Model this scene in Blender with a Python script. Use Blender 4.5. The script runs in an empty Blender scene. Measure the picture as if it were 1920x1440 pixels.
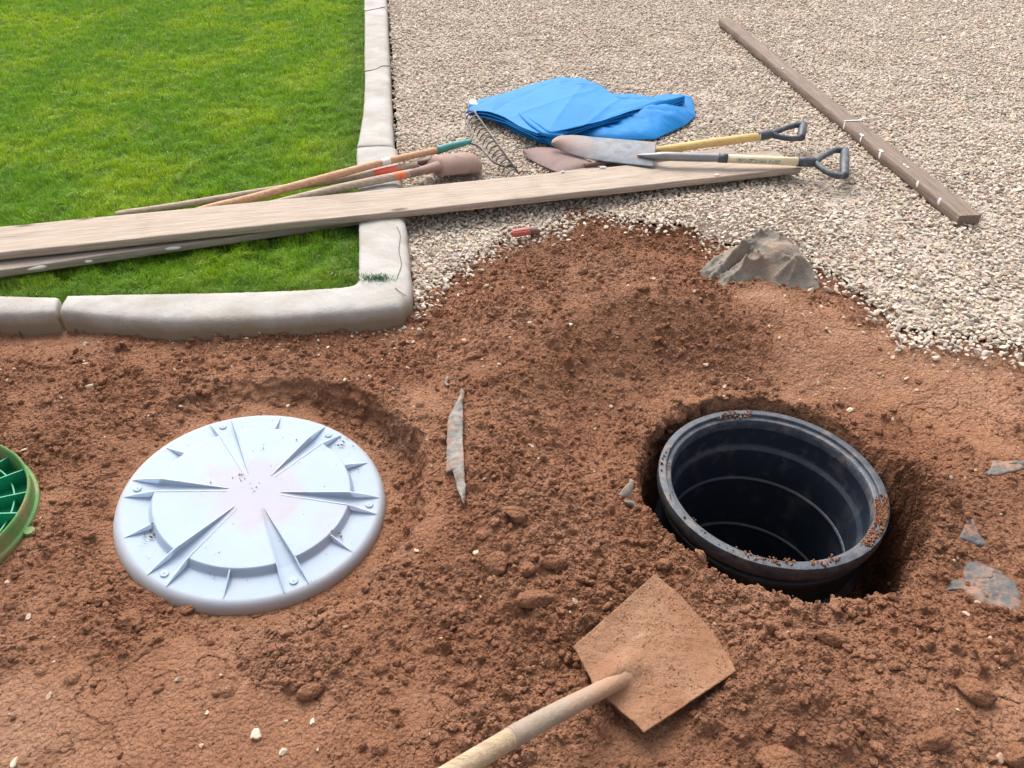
import bpy, math, random
import numpy as np
from mathutils import Vector, Matrix
rng = np.random.default_rng(7)
random.seed(7)
S = bpy.context.scene
COL = S.collection

# ------------------------------------------------------------------ camera, sky, sun, exposure
H = 1.5
F = 1443.0
PITCH = math.atan((720 + 395) / F)
cp, sp = math.cos(PITCH), math.sin(PITCH)
cam = bpy.data.cameras.new('camera')
cam.sensor_width = 36.0
cam.lens = F / 1920 * 36
cam.clip_start = 0.05
cam.clip_end = 500
cam_o = bpy.data.objects.new('camera', cam)
cam_o.location = (0, 0, H)
cam_o.rotation_euler = (math.pi / 2 - PITCH, 0, 0)
COL.objects.link(cam_o)
S.camera = cam_o

SUN_EL, SUN_AZ = math.radians(52), math.radians(-18)    # behind the far side, slightly left
w = bpy.data.worlds.new('World')
S.world = w
w.use_nodes = True
nt = w.node_tree
sky = nt.nodes.new('ShaderNodeTexSky')
sky.sky_type = 'NISHITA'
sky.sun_disc = False
sky.sun_elevation = SUN_EL
sky.sun_rotation = SUN_AZ
sky.dust_density = 5.0
sky.air_density = 0.6
hsv = nt.nodes.new('ShaderNodeHueSaturation')      # thin even cloud: the sky's blue is washed out
hsv.inputs['Saturation'].default_value = 0.30
bg = nt.nodes['Background']
bg.inputs['Strength'].default_value = 0.15
nt.links.new(sky.outputs[0], hsv.inputs['Color'])
nt.links.new(hsv.outputs[0], bg.inputs['Color'])
sun = bpy.data.lights.new('sun', 'SUN')
sun.energy = 0.7
sun.angle = math.radians(38)
sun.color = (1.0, 0.93, 0.84)
sun_o = bpy.data.objects.new('sun', sun)
sd = Vector((math.sin(SUN_AZ) * math.cos(SUN_EL), math.cos(SUN_AZ) * math.cos(SUN_EL), math.sin(SUN_EL)))
sun_o.rotation_euler = sd.to_track_quat('Z', 'Y').to_euler()
COL.objects.link(sun_o)
S.view_settings.view_transform = 'Standard'
S.view_settings.look = 'None'
S.view_settings.gamma = 1
S.view_settings.exposure = 1.15


# ------------------------------------------------------------------ helpers
def at(px, py, z=0.0):
    """world point at height z seen at a pixel of the 1920x1440 photograph"""
    u = (px - 960) / F
    v = (py - 720) / F
    d = (u, cp - v * sp, -sp - v * cp)
    t = (H - z) / -d[2]
    return np.array([d[0] * t, d[1] * t, z])


def AT(pts, z=None):
    return np.array([at(p[0], p[1], p[2] if z is None else z) for p in pts])


_perm = rng.random((512, 512, 2)) * 2 - 1
_perm /= np.linalg.norm(_perm, axis=2, keepdims=True)


def pnoise(x, y, seed=0):
    x = np.asarray(x, float) + seed * 37.17
    y = np.asarray(y, float) + seed * 91.73
    xi = np.floor(x).astype(int)
    yi = np.floor(y).astype(int)
    fx = x - xi
    fy = y - yi
    u = fx * fx * fx * (fx * (fx * 6 - 15) + 10)
    v = fy * fy * fy * (fy * (fy * 6 - 15) + 10)

    def g(ix, iy, dx, dy):
        q = _perm[ix & 511, iy & 511]
        return q[..., 0] * dx + q[..., 1] * dy
    a = g(xi, yi, fx, fy)
    b = g(xi + 1, yi, fx - 1, fy)
    c = g(xi, yi + 1, fx, fy - 1)
    d = g(xi + 1, yi + 1, fx - 1, fy - 1)
    return (a + (b - a) * u) * (1 - v) + (c + (d - c) * u) * v


def fbm(x, y, s, octv=4, seed=0, gain=.5):
    r = 0
    a = 1.0
    for i in range(octv):
        r = r + a * pnoise(x / s, y / s, seed + i * 3)
        s = s / 2.03
        a *= gain
    return r


def smooth(a, b, t):
    t = np.clip((t - a) / (b - a), 0, 1)
    return t * t * (3 - 2 * t)


def inside(poly, x, y):
    r = np.zeros(np.shape(x), bool)
    n = len(poly)
    j = n - 1
    for i in range(n):
        xi, yi = poly[i][0], poly[i][1]
        xj, yj = poly[j][0], poly[j][1]
        if yi != yj:
            c = ((yi > y) != (yj > y)) & (x < (xj - xi) * (y - yi) / (yj - yi) + xi)
            r ^= c
        j = i
    return r


def sdist(poly, x, y):
    """signed distance to a polygon, positive inside"""
    d = np.full(np.shape(x), 1e9)
    n = len(poly)
    for i in range(n):
        ax, ay = poly[i][0], poly[i][1]
        bx, by = poly[(i + 1) % n][0], poly[(i + 1) % n][1]
        ex, ey = bx - ax, by - ay
        t = np.clip(((x - ax) * ex + (y - ay) * ey) / (ex * ex + ey * ey + 1e-12), 0, 1)
        d = np.minimum(d, np.hypot(x - ax - t * ex, y - ay - t * ey))
    return np.where(inside(poly, x, y), d, -d)


def link(name, me, mat=None, parent=None):
    o = bpy.data.objects.new(name, me)
    COL.objects.link(o)
    if mat is not None:
        me.materials.append(mat)
    if parent is not None:
        o.parent = parent
    return o


def tag(o, label=None, cat=None, group=None, kind=None):
    if label:
        o['label'] = label
    if cat:
        o['category'] = cat
    if group:
        o['group'] = group
    if kind:
        o['kind'] = kind
    return o


def empty(name, loc=(0, 0, 0)):
    o = bpy.data.objects.new(name, None)
    o.location = loc
    o.empty_display_size = .05
    COL.objects.link(o)
    return o


def npmesh(name, V, Fc, smoothf=True, colors=None):
    """V (n,3), Fc list of (m,k) int arrays (k = 3 or 4)"""
    me = bpy.data.meshes.new(name)
    if isinstance(Fc, np.ndarray):
        Fc = [Fc]
    me.vertices.add(len(V))
    me.vertices.foreach_set('co', np.ascontiguousarray(V, np.float32).ravel())
    nl = sum(f.size for f in Fc)
    nf = sum(len(f) for f in Fc)
    me.loops.add(nl)
    me.loops.foreach_set('vertex_index', np.concatenate([f.ravel() for f in Fc]).astype(np.int32))
    me.polygons.add(nf)
    tot = np.concatenate([np.full(len(f), f.shape[1]) for f in Fc])
    me.polygons.foreach_set('loop_start', np.concatenate([[0], np.cumsum(tot)[:-1]]).astype(np.int32))
    me.polygons.foreach_set('use_smooth', np.full(nf, smoothf))
    me.update(calc_edges=True)
    if colors is not None:
        a = me.color_attributes.new('col', 'FLOAT_COLOR', 'POINT')
        c = np.ones((len(V), 4), np.float32)
        c[:, :3] = colors
        a.data.foreach_set('color', c.ravel())
    return me


def gridmesh(name, G, closed_u=False, closed_v=False, smoothf=True, colors=None, keep=None):
    """G (nu, nv, 3)"""
    nu, nv = G.shape[:2]
    idx = np.arange(nu * nv).reshape(nu, nv)
    if closed_u:
        idx = np.vstack([idx, idx[:1]])
    if closed_v:
        idx = np.hstack([idx, idx[:, :1]])
    q = np.stack([idx[:-1, :-1], idx[1:, :-1], idx[1:, 1:], idx[:-1, 1:]], -1).reshape(-1, 4)
    if keep is not None:
        q = q[keep.ravel()]
    return npmesh(name, G.reshape(-1, 3), q, smoothf, None if colors is None else colors.reshape(-1, 3))


class MB:
    """collects shapes into one mesh"""
    def __init__(s):
        s.v = []
        s.f3 = []
        s.f4 = []
        s.n = 0

    def add(s, V, Q):
        V = np.asarray(V, float).reshape(-1, 3)
        s.v.append(V)
        Q = np.asarray(Q)
        (s.f4 if Q.shape[1] == 4 else s.f3).append(Q + s.n)
        s.n += len(V)

    def grid(s, G, cu=False, cv=False):
        nu, nv = G.shape[:2]
        idx = np.arange(nu * nv).reshape(nu, nv)
        if cu:
            idx = np.vstack([idx, idx[:1]])
        if cv:
            idx = np.hstack([idx, idx[:, :1]])
        s.add(G, np.stack([idx[:-1, :-1], idx[1:, :-1], idx[1:, 1:], idx[:-1, 1:]], -1).reshape(-1, 4))

    def tube(s, P, R, n=20, cap=True, squash=None, up=(0, 0, 1)):
        """P (k,3) path; R radius per point or number; squash: (a,b) scale of the section (side, up)"""
        P = np.asarray(P, float)
        k = len(P)
        R = np.ones(k) * R if np.isscalar(R) else np.asarray(R, float)
        T = np.gradient(P, axis=0)
        T /= np.linalg.norm(T, axis=1, keepdims=True)
        up = np.asarray(up, float)
        A = np.cross(T, up)
        A /= np.linalg.norm(A, axis=1, keepdims=True) + 1e-9
        B = np.cross(A, T)
        t = np.linspace(0, 2 * math.pi, n, endpoint=False)
        a, b = squash if squash is not None else (1, 1)
        G = P[:, None] + R[:, None, None] * (np.cos(t)[None, :, None] * A[:, None] * a + np.sin(t)[None, :, None] * B[:, None] * b)
        if cap:
            G = np.concatenate([np.repeat(P[:1, None], n, 1) + (G[:1] - P[:1, None]) * .01, P[:1, None] + (G[:1] - P[:1, None]) * .8 , G, P[-1:, None] + (G[-1:] - P[-1:, None]) * .8, np.repeat(P[-1:, None], n, 1) + (G[-1:] - P[-1:, None]) * .01])
        s.grid(G, cv=True)

    def build(s, name, mat=None, parent=None, smoothf=True, sharp=None):
        V = np.concatenate(s.v)
        fs = []
        if s.f4:
            fs.append(np.concatenate(s.f4))
        if s.f3:
            fs.append(np.concatenate(s.f3))
        me = npmesh(name, V, fs, smoothf)
        if sharp:
            me.set_sharp_from_angle(angle=math.radians(sharp))
        return link(name, me, mat, parent)


def resample(P, n, smoothit=True):
    P = np.asarray(P, float)
    d = np.concatenate([[0], np.cumsum(np.linalg.norm(np.diff(P, axis=0), axis=1))])
    t = np.linspace(0, d[-1], n)
    if not smoothit or len(P) < 3:
        return np.stack([np.interp(t, d, P[:, i]) for i in range(P.shape[1])], 1)
    # Catmull-Rom on chord length
    m = np.gradient(P, d, axis=0)
    k = np.clip(np.searchsorted(d, t, side='right') - 1, 0, len(P) - 2)
    h = (d[k + 1] - d[k])[:, None]
    s = ((t - d[k])[:, None]) / h
    return ((2 * s**3 - 3 * s**2 + 1) * P[k] + (s**3 - 2 * s**2 + s) * h * m[k] + (-2 * s**3 + 3 * s**2) * P[k + 1] + (s**3 - s**2) * h * m[k + 1])


def ruled(A, B, n, m, bulge=0.0, sm=True):
    A = resample(A, n, sm)
    B = resample(B, n, sm)
    s = np.linspace(0, 1, m)[None, :, None]
    G = A[:, None] * (1 - s) + B[:, None] * s
    nr = np.cross(np.gradient(A, axis=0), B - A)
    nr /= np.linalg.norm(nr, axis=1, keepdims=True) + 1e-9
    if nr[:, 2].mean() < 0:
        nr = -nr
    G = G + nr[:, None] * (bulge * 4 * s * (1 - s))
    return G


def solid(o, th, off=-1):
    m = o.modifiers.new('thickness', 'SOLIDIFY')
    m.thickness = th
    m.offset = off
    return o


def subsurf(o, lv=1):
    m = o.modifiers.new('round', 'SUBSURF')
    m.levels = m.render_levels = lv
    return o


# ------------------------------------------------------------------ materials
class N:
    def __init__(s, name, rough=.8, metallic=0, spec=.5):
        s.m = bpy.data.materials.new(name)
        s.m.use_nodes = True
        s.t = s.m.node_tree
        s.b = s.t.nodes['Principled BSDF']
        s.b.inputs['Roughness'].default_value = rough
        s.b.inputs['Metallic'].default_value = metallic
        s.b.inputs['Specular IOR Level'].default_value = spec

    def n(s, typ, **kw):
        nd = s.t.nodes.new(typ)
        for k, v in kw.items():
            setattr(nd, k, v)
        return nd

    def l(s, a, b):
        s.t.links.new(a, b)

    def coords(s, scale=(1, 1, 1), kind='Object'):
        tc = s.n('ShaderNodeTexCoord')
        mp = s.n('ShaderNodeMapping')
        mp.inputs['Scale'].default_value = scale
        s.l(tc.outputs[kind], mp.inputs['Vector'])
        return mp.outputs[0]

    def noise(s, scale, detail=4, rough=.55, vec=None, dist=0):
        nd = s.n('ShaderNodeTexNoise')
        nd.inputs['Scale'].default_value = scale
        nd.inputs['Detail'].default_value = detail
        nd.inputs['Roughness'].default_value = rough
        nd.inputs['Distortion'].default_value = dist
        s.l(vec if vec is not None else s.coords(), nd.inputs['Vector'])
        return nd.outputs['Fac']

    def ramp(s, fac, stops, interp='LINEAR'):
        r = s.n('ShaderNodeValToRGB')
        r.color_ramp.interpolation = interp
        e = r.color_ramp.elements
        while len(e) > 1:
            e.remove(e[-1])
        for i, (p, c) in enumerate(stops):
            el = e[0] if i == 0 else e.new(p)
            el.position = p
            c = c if hasattr(c, '__len__') else (c, c, c)
            el.color = (*c, 1)
        s.l(fac, r.inputs[0])
        return r.outputs[0]

    def mix(s, fac, a, b, mode='MIX'):
        m = s.n('ShaderNodeMix', data_type='RGBA', blend_type=mode)
        for sock, v in ((m.inputs[0], fac), (m.inputs[6], a), (m.inputs[7], b)):
            if hasattr(v, 'default_value') or hasattr(v, 'is_linked'):
                s.l(v, sock)
            elif hasattr(v, '__len__'):
                sock.default_value = (*v, 1)
            else:
                sock.default_value = v
        return m.outputs[2]

    def attr(s, name='col'):
        a = s.n('ShaderNodeAttribute')
        a.attribute_name = name
        return a.outputs['Color']

    def base(s, c):
        if hasattr(c, '__len__'):
            s.b.inputs['Base Color'].default_value = (*c, 1)
        else:
            s.l(c, s.b.inputs['Base Color'])
        return s

    def rough(s, c):
        s.l(c, s.b.inputs['Roughness'])

    def bump(s, h, dist, strength=1.0):
        b = s.n('ShaderNodeBump')
        b.inputs['Distance'].default_value = dist
        b.inputs['Strength'].default_value = strength
        s.l(h, b.inputs['Height'])
        prev = s.b.inputs['Normal'].links
        if prev:
            s.l(prev[0].from_socket, b.inputs['Normal'])
        s.l(b.outputs[0], s.b.inputs['Normal'])
        return s


SOIL_A, SOIL_B, SOIL_C = (.250, .110, .058), (.318, .153, .086), (.40, .224, .139)


def soil_mat(name, attr=False, dark=False):
    k = N(name, .95, spec=.2)
    f = k.noise(2.2, 5, .6)
    c = k.ramp(f, [(.3, SOIL_A), (.5, SOIL_B), (.72, SOIL_C)])
    f2 = k.noise(40, 4, .65)
    c = k.mix(k.ramp(f2, [(.35, 0.0), (.7, .6)]), c, (.21, .092, .05))
    f3 = k.noise(260, 3, .7)
    c = k.mix(k.ramp(f3, [(.62, 0.0), (.78, .55)]), c, (.50, .30, .20))
    if attr:
        c = k.mix(1.0, c, k.attr(), 'MULTIPLY')
    k.base(c)
    k.bump(k.noise(330, 4, .7), .004)
    k.bump(k.noise(90, 4, .65), .006)
    for sc_, am_ in ((210, .004), (95, .008)):
        v = k.n('ShaderNodeTexVoronoi', feature='F1')
        v.inputs['Scale'].default_value = sc_
        mx = k.n('ShaderNodeMix', data_type='VECTOR')
        nz = k.n('ShaderNodeTexNoise')
        nz.inputs['Scale'].default_value = sc_ * .8
        cc_ = k.coords()
        k.l(cc_, nz.inputs['Vector'])
        va = k.n('ShaderNodeVectorMath', operation='MULTIPLY_ADD')
        k.l(nz.outputs['Color'], va.inputs[0])
        va.inputs[1].default_value = (.9 / sc_,) * 3
        k.l(cc_, va.inputs[2])
        k.l(va.outputs[0], v.inputs['Vector'])
        inv_ = k.n('ShaderNodeMath', operation='SUBTRACT')
        inv_.inputs[0].default_value = 1.0
        k.l(v.outputs['Distance'], inv_.inputs[1])
        k.bump(inv_.outputs[0], am_, .8)
    return k.m


M = {}
M['soil'] = soil_mat('soil', True)
M['clod'] = soil_mat('soil_clod', False)

k = N('gravel_stone', .85, spec=.3)
c = k.attr()
c = k.mix(k.ramp(k.noise(150, 3, .6), [(.35, .30), (.65, 0.0)]), c, (.36, .30, .25), 'MIX')
k.base(c)
k.bump(k.noise(420, 3, .6), .0015)
M['stone'] = k.m

k = N('gravel_bed', .95, spec=.2)
vor = k.n('ShaderNodeTexVoronoi')
vor.inputs['Scale'].default_value = 55
k.l(k.coords(), vor.inputs['Vector'])
k.base(k.mix(.5, k.ramp(k.noise(25), [(.3, (.36, .29, .23)), (.7, (.50, .42, .34))]), k.mix(.8, vor.outputs['Color'], (.30, .25, .20))))
k.bump(vor.outputs['Distance'], .01, .8)
M['bed'] = k.m

k = N('turf_soil', .95, spec=.2)
k.base(k.ramp(k.noise(30), [(.3, (.06, .12, .014)), (.7, (.12, .21, .022))]))
M['turf'] = k.m

k = N('grass_blade', .55, spec=.3)
k.base(k.attr())
k.b.inputs['Subsurface Weight'].default_value = 0
tr = k.n('ShaderNodeBsdfTranslucent')
k.l(k.attr(), tr.inputs[0])
ms = k.n('ShaderNodeMixShader')
ms.inputs[0].default_value = .3
out = k.t.nodes['Material Output']
k.l(k.b.outputs[0], ms.inputs[1])
k.l(tr.outputs[0], ms.inputs[2])
k.l(ms.outputs[0], out.inputs[0])
M['grass'] = k.m

k = N('concrete', .9, spec=.25)
c = k.ramp(k.noise(5, 6, .6), [(.25, (.30, .285, .26)), (.55, (.40, .385, .36)), (.8, (.46, .45, .43))])
c = k.mix(k.ramp(k.noise(16, 5, .65), [(.56, 0.0), (.74, .55)]), c, (.36, .27, .20))
c = k.mix(k.ramp(k.noise(120, 3, .6), [(.62, 0.0), (.75, .5)]), c, (.28, .24, .20))
sep = k.n('ShaderNodeSeparateXYZ')
k.l(k.coords(), sep.inputs[0])
md = k.n('ShaderNodeMath', operation='ADD')
k.l(sep.outputs[2], md.inputs[0])
mm = k.n('ShaderNodeMath', operation='MULTIPLY')
k.l(k.noise(9, 4, .6), mm.inputs[0])
mm.inputs[1].default_value = .07
k.l(mm.outputs[0], md.inputs[1])
c = k.mix(k.ramp(md.outputs[0], [(.070, .95), (.126, 0.0)]), c, (.25, .19, .125))   # splashed mud near the soil
k.base(c)
k.bump(k.noise(180, 4, .6), .002)
k.bump(k.noise(14, 4, .6), .006)
M['concrete'] = k.m


def wood(name, cols, knots=True, grainy=1.0, paint=False):
    k = N(name, .8, spec=.25)
    g = k.noise(9, 6, .62, k.coords((.5, 14, 14)), .4)
    c = k.ramp(g, [(.3, cols[0]), (.5, cols[1]), (.72, cols[2])])
    g2 = k.noise(60, 4, .6, k.coords((.12, 9, 9)))
    c = k.mix(k.ramp(g2, [(.52, 0.0), (.68, .75 * grainy)]), c, tuple(x * .45 for x in cols[0]))
    st = k.noise(3.5, 4, .6)
    c = k.mix(k.ramp(st, [(.55, 0.0), (.75, .45)]), c, tuple(x * .7 for x in cols[0]))
    if knots:
        v = k.n('ShaderNodeTexVoronoi')
        v.inputs['Scale'].default_value = 3.1
        k.l(k.coords((.8, 2.4, 2.4)), v.inputs['Vector'])
        c = k.mix(k.ramp(v.outputs['Distance'], [(.06, .9), (.115, 0.0)]), c, (.12, .08, .05))
    k.base(c)
    k.bump(g, .003)
    k.bump(g2, .0015)
    return k.m


M['board'] = wood('weathered_board', [(.30, .235, .18), (.41, .33, .265), (.49, .415, .345)])
M['board2'] = wood('weathered_board_under', [(.24, .19, .155), (.32, .265, .22), (.39, .335, .285)])
M['post'] = wood('brown_stained_timber', [(.15, .105, .08), (.22, .165, .13), (.29, .23, .19)], knots=False)
M['handle_tan'] = wood('handle_tan', [(.48, .27, .15), (.60, .36, .22), (.68, .46, .31)], knots=False, grainy=.5)
M['handle_grey'] = wood('handle_grey', [(.34, .25, .18), (.47, .37, .28), (.56, .46, .37)], knots=False, grainy=.7)
M['handle_pale'] = wood('handle_pale', [(.31, .22, .14), (.41, .31, .20), (.49, .385, .27)], knots=False, grainy=1.0)
M['handle_yellow'] = wood('handle_yellow', [(.68, .45, .17), (.78, .55, .24), (.83, .63, .34)], knots=False, grainy=.15)
M['handle_cream'] = wood('handle_cream', [(.68, .55, .33), (.78, .67, .45), (.83, .74, .55)], knots=False, grainy=.2)


def plain(name, c0, c1, rough=.6, metallic=0.0, scale=12, bump=.001, bscale=150, spec=.5, dirt=None, dirt_amt=.5, dscale=9, dlo=.5):
    k = N(name, rough, metallic, spec)
    c = k.ramp(k.noise(scale, 5, .6), [(.3, c0), (.7, c1)])
    if dirt:
        c = k.mix(k.ramp(k.noise(dscale, 6, .7), [(dlo, 0.0), (dlo + .18, dirt_amt)]), c, dirt)
    k.base(c)
    if bump:
        k.bump(k.noise(bscale, 4, .6), bump)
    return k.m


M['black_poly'] = plain('black_polyethylene', (.020, .027, .042), (.018, .024, .036), .36, scale=8, bump=.0008, dirt=(.20, .17, .16), dirt_amt=.28, dscale=14, dlo=.52)
M['black_rim'] = plain('black_rim', (.032, .040, .054), (.085, .095, .115), .55, scale=34, bump=.0014, dirt=(.26, .19, .15), dirt_amt=.65, dscale=15, dlo=.52)
M['lid_white'] = plain('lid_plastic', (.34, .415, .51), (.375, .445, .54), .62, scale=5, bump=.0004, bscale=60, spec=.25, dirt=(.42, .33, .35), dirt_amt=.5, dscale=5.5, dlo=.52)
k = N('lid_stained_plastic', .62, spec=.25)
c = k.ramp(k.noise(5, 5, .6), [(.3, (.34, .415, .51)), (.7, (.375, .445, .54))])
ln_ = k.n('ShaderNodeVectorMath', operation='LENGTH')
k.l(k.coords(), ln_.inputs[0])
ad_ = k.n('ShaderNodeMath', operation='MULTIPLY_ADD')
k.l(k.noise(14, 6, .7), ad_.inputs[0])
ad_.inputs[1].default_value = -.22
k.l(ln_.outputs['Value'], ad_.inputs[2])
c = k.mix(k.ramp(ad_.outputs[0], [(0.0, .38), (.012, .2), (.05, 0.0)]), c, (.42, .30, .29))      # reddish dust rubbed over the middle
c = k.mix(k.ramp(k.noise(6.5, 6, .72), [(.54, 0.0), (.72, .35)]), c, (.40, .31, .32))
c = k.mix(k.ramp(k.noise(70, 3, .6), [(.70, 0.0), (.74, .5)]), c, (.28, .22, .20))
rdm = k.n('ShaderNodeMapRange')
rdm.inputs[1].default_value = .325
rdm.inputs[2].default_value = .362
k.l(ln_.outputs['Value'], rdm.inputs[0])
c = k.mix(rdm.outputs[0], c, (.36, .33, .31))      # greyer towards the edge of the outer skirt
k.base(c)
k.bump(k.noise(60, 4, .6), .0004)
M['lid_panel'] = k.m
M['green'] = plain('green_plastic', (.003, .21, .10), (.008, .31, .155), .5, scale=6, bump=.0006, dirt=(.25, .20, .09), dirt_amt=.5, dscale=13, dlo=.58)
M['green_mud'] = plain('muddy_green_plastic', (.06, .20, .05), (.15, .27, .08), .7, scale=9, bump=.002, dirt=(.30, .17, .09), dirt_amt=.8, dscale=9, dlo=.48)
M['tarp'] = plain('blue_tarp', (.003, .165, .45), (.005, .195, .52), .6, scale=3, bump=.0014, bscale=45, spec=.22)
M['fabric'] = plain('landscape_fabric', (.15, .130, .108), (.245, .215, .178), .9, scale=9, bump=.006, bscale=55, dirt=(.27, .185, .13), dirt_amt=.7, dscale=9, dlo=.45)
M['fabric_pale'] = plain('pale_fabric', (.15, .14, .125), (.27, .25, .225), .8, scale=30, bump=.003, bscale=120, dirt=(.30, .16, .09), dirt_amt=.85, dscale=24, dlo=.47)
M['fabric_blue'] = plain('buried_fabric', (.070, .069, .072), (.125, .118, .112), .8, scale=14, bump=.003, bscale=60, dirt=(.33, .17, .10), dirt_amt=.85, dscale=16, dlo=.47)
M['rust'] = plain('rusty_steel', (.25, .155, .12), (.33, .215, .17), .7, scale=9, bump=.001, dirt=(.15, .09, .075), dirt_amt=.7, dscale=16)
M['rust_dark'] = plain('dark_rusty_steel', (.14, .075, .065), (.20, .115, .10), .65, scale=9, bump=.001, dirt=(.10, .06, .055), dirt_amt=.6, dscale=16)
M['steel'] = plain('scuffed_steel', (.36, .38, .42), (.55, .56, .58), .38, .55, scale=26, bump=.0008, dirt=(.42, .29, .24), dirt_amt=.8, dscale=10, dlo=.48)
k = N('scuffed_steel', .6, .15, .3)
c = k.ramp(k.noise(26, 5, .6), [(.3, (.12, .135, .16)), (.7, (.22, .235, .26))])
c = k.mix(k.ramp(k.noise(11, 6, .7), [(.50, 0.0), (.68, .7)]), c, (.26, .18, .15))
sx_ = k.n('ShaderNodeSeparateXYZ')
k.l(k.coords(), sx_.inputs[0])
ad_ = k.n('ShaderNodeMath', operation='MULTIPLY_ADD')
k.l(k.noise(9, 3), ad_.inputs[0])
ad_.inputs[1].default_value = .22
k.l(sx_.outputs[0], ad_.inputs[2])
c = k.mix(k.ramp(ad_.outputs[0], [(.34, .9), (.52, 0.0)]), c, (.27, .18, .15))     # rusty tip, in world metres
k.base(c)
k.bump(k.noise(120, 4, .6), .0008)
M['steel'] = k.m
M['steel_grey'] = plain('grey_steel', (.19, .195, .21), (.30, .30, .31), .45, .5, scale=18, bump=.0008, dirt=(.32, .23, .19), dirt_amt=.5, dscale=10)
M['wire'] = plain('weathered_rake_steel', (.07, .062, .055), (.13, .115, .10), .55, .3, scale=30, bump=.0005)
M['grip'] = plain('black_plastic_grip', (.032, .040, .052), (.052, .064, .082), .5, scale=18, bump=.0006, dirt=(.30, .27, .25), dirt_amt=.3, dscale=25)
M['teal'] = plain('teal_sleeve', (.035, .21, .19), (.06, .27, .24), .5, scale=20, bump=.0005)
M['orange'] = plain('orange_paint', (.85, .17, .06), (.92, .24, .10), .6, scale=40, bump=.0004)
M['redpaint'] = plain('red_paint', (.72, .10, .06), (.85, .20, .12), .6, scale=40, bump=.0004)
M['white_paint'] = plain('white_dried_paint', (.68, .66, .62), (.82, .80, .76), .7, scale=60, bump=.002, bscale=90)
M['redwood'] = plain('red_plastic', (.45, .10, .085), (.55, .17, .13), .6, scale=60, bump=.001, dirt=(.35, .18, .12), dirt_amt=.4, dscale=40)
k = N('dirt_caked_steel', .9, spec=.25)
c = k.ramp(k.noise(5, 6, .68), [(.30, (.40, .27, .185)), (.44, (.33, .18, .105)), (.62, (.28, .135, .075))])
c = k.mix(k.ramp(k.noise(130, 4, .7), [(.55, 0.0), (.75, .6)]), c, (.19, .085, .045))
k.base(c)
k.bump(k.noise(170, 5, .7), .006)
k.bump(k.noise(60, 4, .6), .006)
M['dirty_steel'] = k.m
k = N('dusty_socket', .7, spec=.3)
c = k.ramp(k.noise(9, 5, .6), [(.35, (.26, .20, .15)), (.6, (.33, .265, .205)), (.75, (.24, .17, .12))])
c = k.mix(k.ramp(k.noise(55, 4, .7), [(.6, 0.0), (.72, .5)]), c, (.25, .19, .16))
sx_ = k.n('ShaderNodeSeparateXYZ')
k.l(k.coords(), sx_.inputs[0])
ad_ = k.n('ShaderNodeMath', operation='MULTIPLY_ADD')
k.l(k.noise(25, 4), ad_.inputs[0])
ad_.inputs[1].default_value = .10
k.l(sx_.outputs[0], ad_.inputs[2])
c = k.mix(k.ramp(ad_.outputs[0], [(.13, 0.0), (.235, .85)]), c, (.36, .205, .125))    # soil caked on the neck, in world metres
k.base(c)
k.bump(k.noise(120, 4, .6), .002)
M['socket'] = k.m
k = N('printed_label', .5)
k.base(k.ramp(k.noise(90, 4, .7, k.coords((1, 3, 3))), [(.42, (.10, .15, .10)), (.5, (.40, .45, .33)), (.62, (.70, .66, .48))], 'LINEAR'))
M['printed'] = k.m

for nm_ in ('lid_panel', 'lid_white'):      # thin translucent polyethylene
    b_ = M[nm_].node_tree.nodes['Principled BSDF']
    b_.inputs['Subsurface Weight'].default_value = .55
    b_.inputs['Subsurface Radius'].default_value = (.9, .95, 1.0)
    b_.inputs['Subsurface Scale'].default_value = .015

# ------------------------------------------------------------------ where things are
LID_C = np.array([-.7068, 1.4850, -.040])
LID_R = .3575
LID_N = np.array([.1315, -.0168, 1.0])
LID_N /= np.linalg.norm(LID_N)
RING_C = np.array([.7577, 1.6091, -.10])
RING_R = .325
GRAVEL_Z = .025
LAWN_Z = .045
CURB_Z = .09

gravel_edge = AT([(772, 590), (800, 560), (840, 535), (905, 480), (960, 455), (1040, 440), (1075, 402), (1130, 408), (1210, 430), (1300, 432), (1340, 470),
                  (1540, 500), (1600, 545), (1655, 590), (1700, 640), (1790, 650), (1920, 665), (2200, 700)], GRAVEL_Z)[:, :2]
GRAVEL = np.vstack([gravel_edge, [[12, gravel_edge[-1][1] - .1], [12, 14], [-1.9, 14], [-.62, 4.0], [-.42, 2.5]]])
hole_px = [(1198, 880, -.02), (1205, 835, -.05), (1228, 795, -.08), (1285, 764, -.09), (1390, 750, -.09), (1500, 765, -.09), (1600, 822, -.09), (1675, 878, -.075), (1722, 925, -.05), (1752, 975, -.02), (1745, 1035, 0), (1712, 1098, 0),
           (1640, 1130, 0), (1540, 1134, 0), (1440, 1116, 0), (1350, 1080, 0), (1290, 1040, 0), (1240, 1002, 0), (1203, 960, 0), (1193, 915, 0)]
HOLE = AT(hole_px)[:, :2]
HC = np.array([.80, 1.58])
_a = np.arctan2(HOLE[:, 1] - HC[1], HOLE[:, 0] - HC[0])
_r = np.hypot(HOLE[:, 0] - HC[0], HOLE[:, 1] - HC[1])
_o = np.argsort(_a)
_a, _r = _a[_o], _r[_o]
_q = HC - RING_C[:2]
for _i in range(len(_a)):       # the hole clears the rim everywhere
    _p = HC + _r[_i] * np.array([math.cos(_a[_i]), math.sin(_a[_i])]) - RING_C[:2]
    _r[_i] += max(0, RING_R + .022 - np.hypot(*_p))


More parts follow.
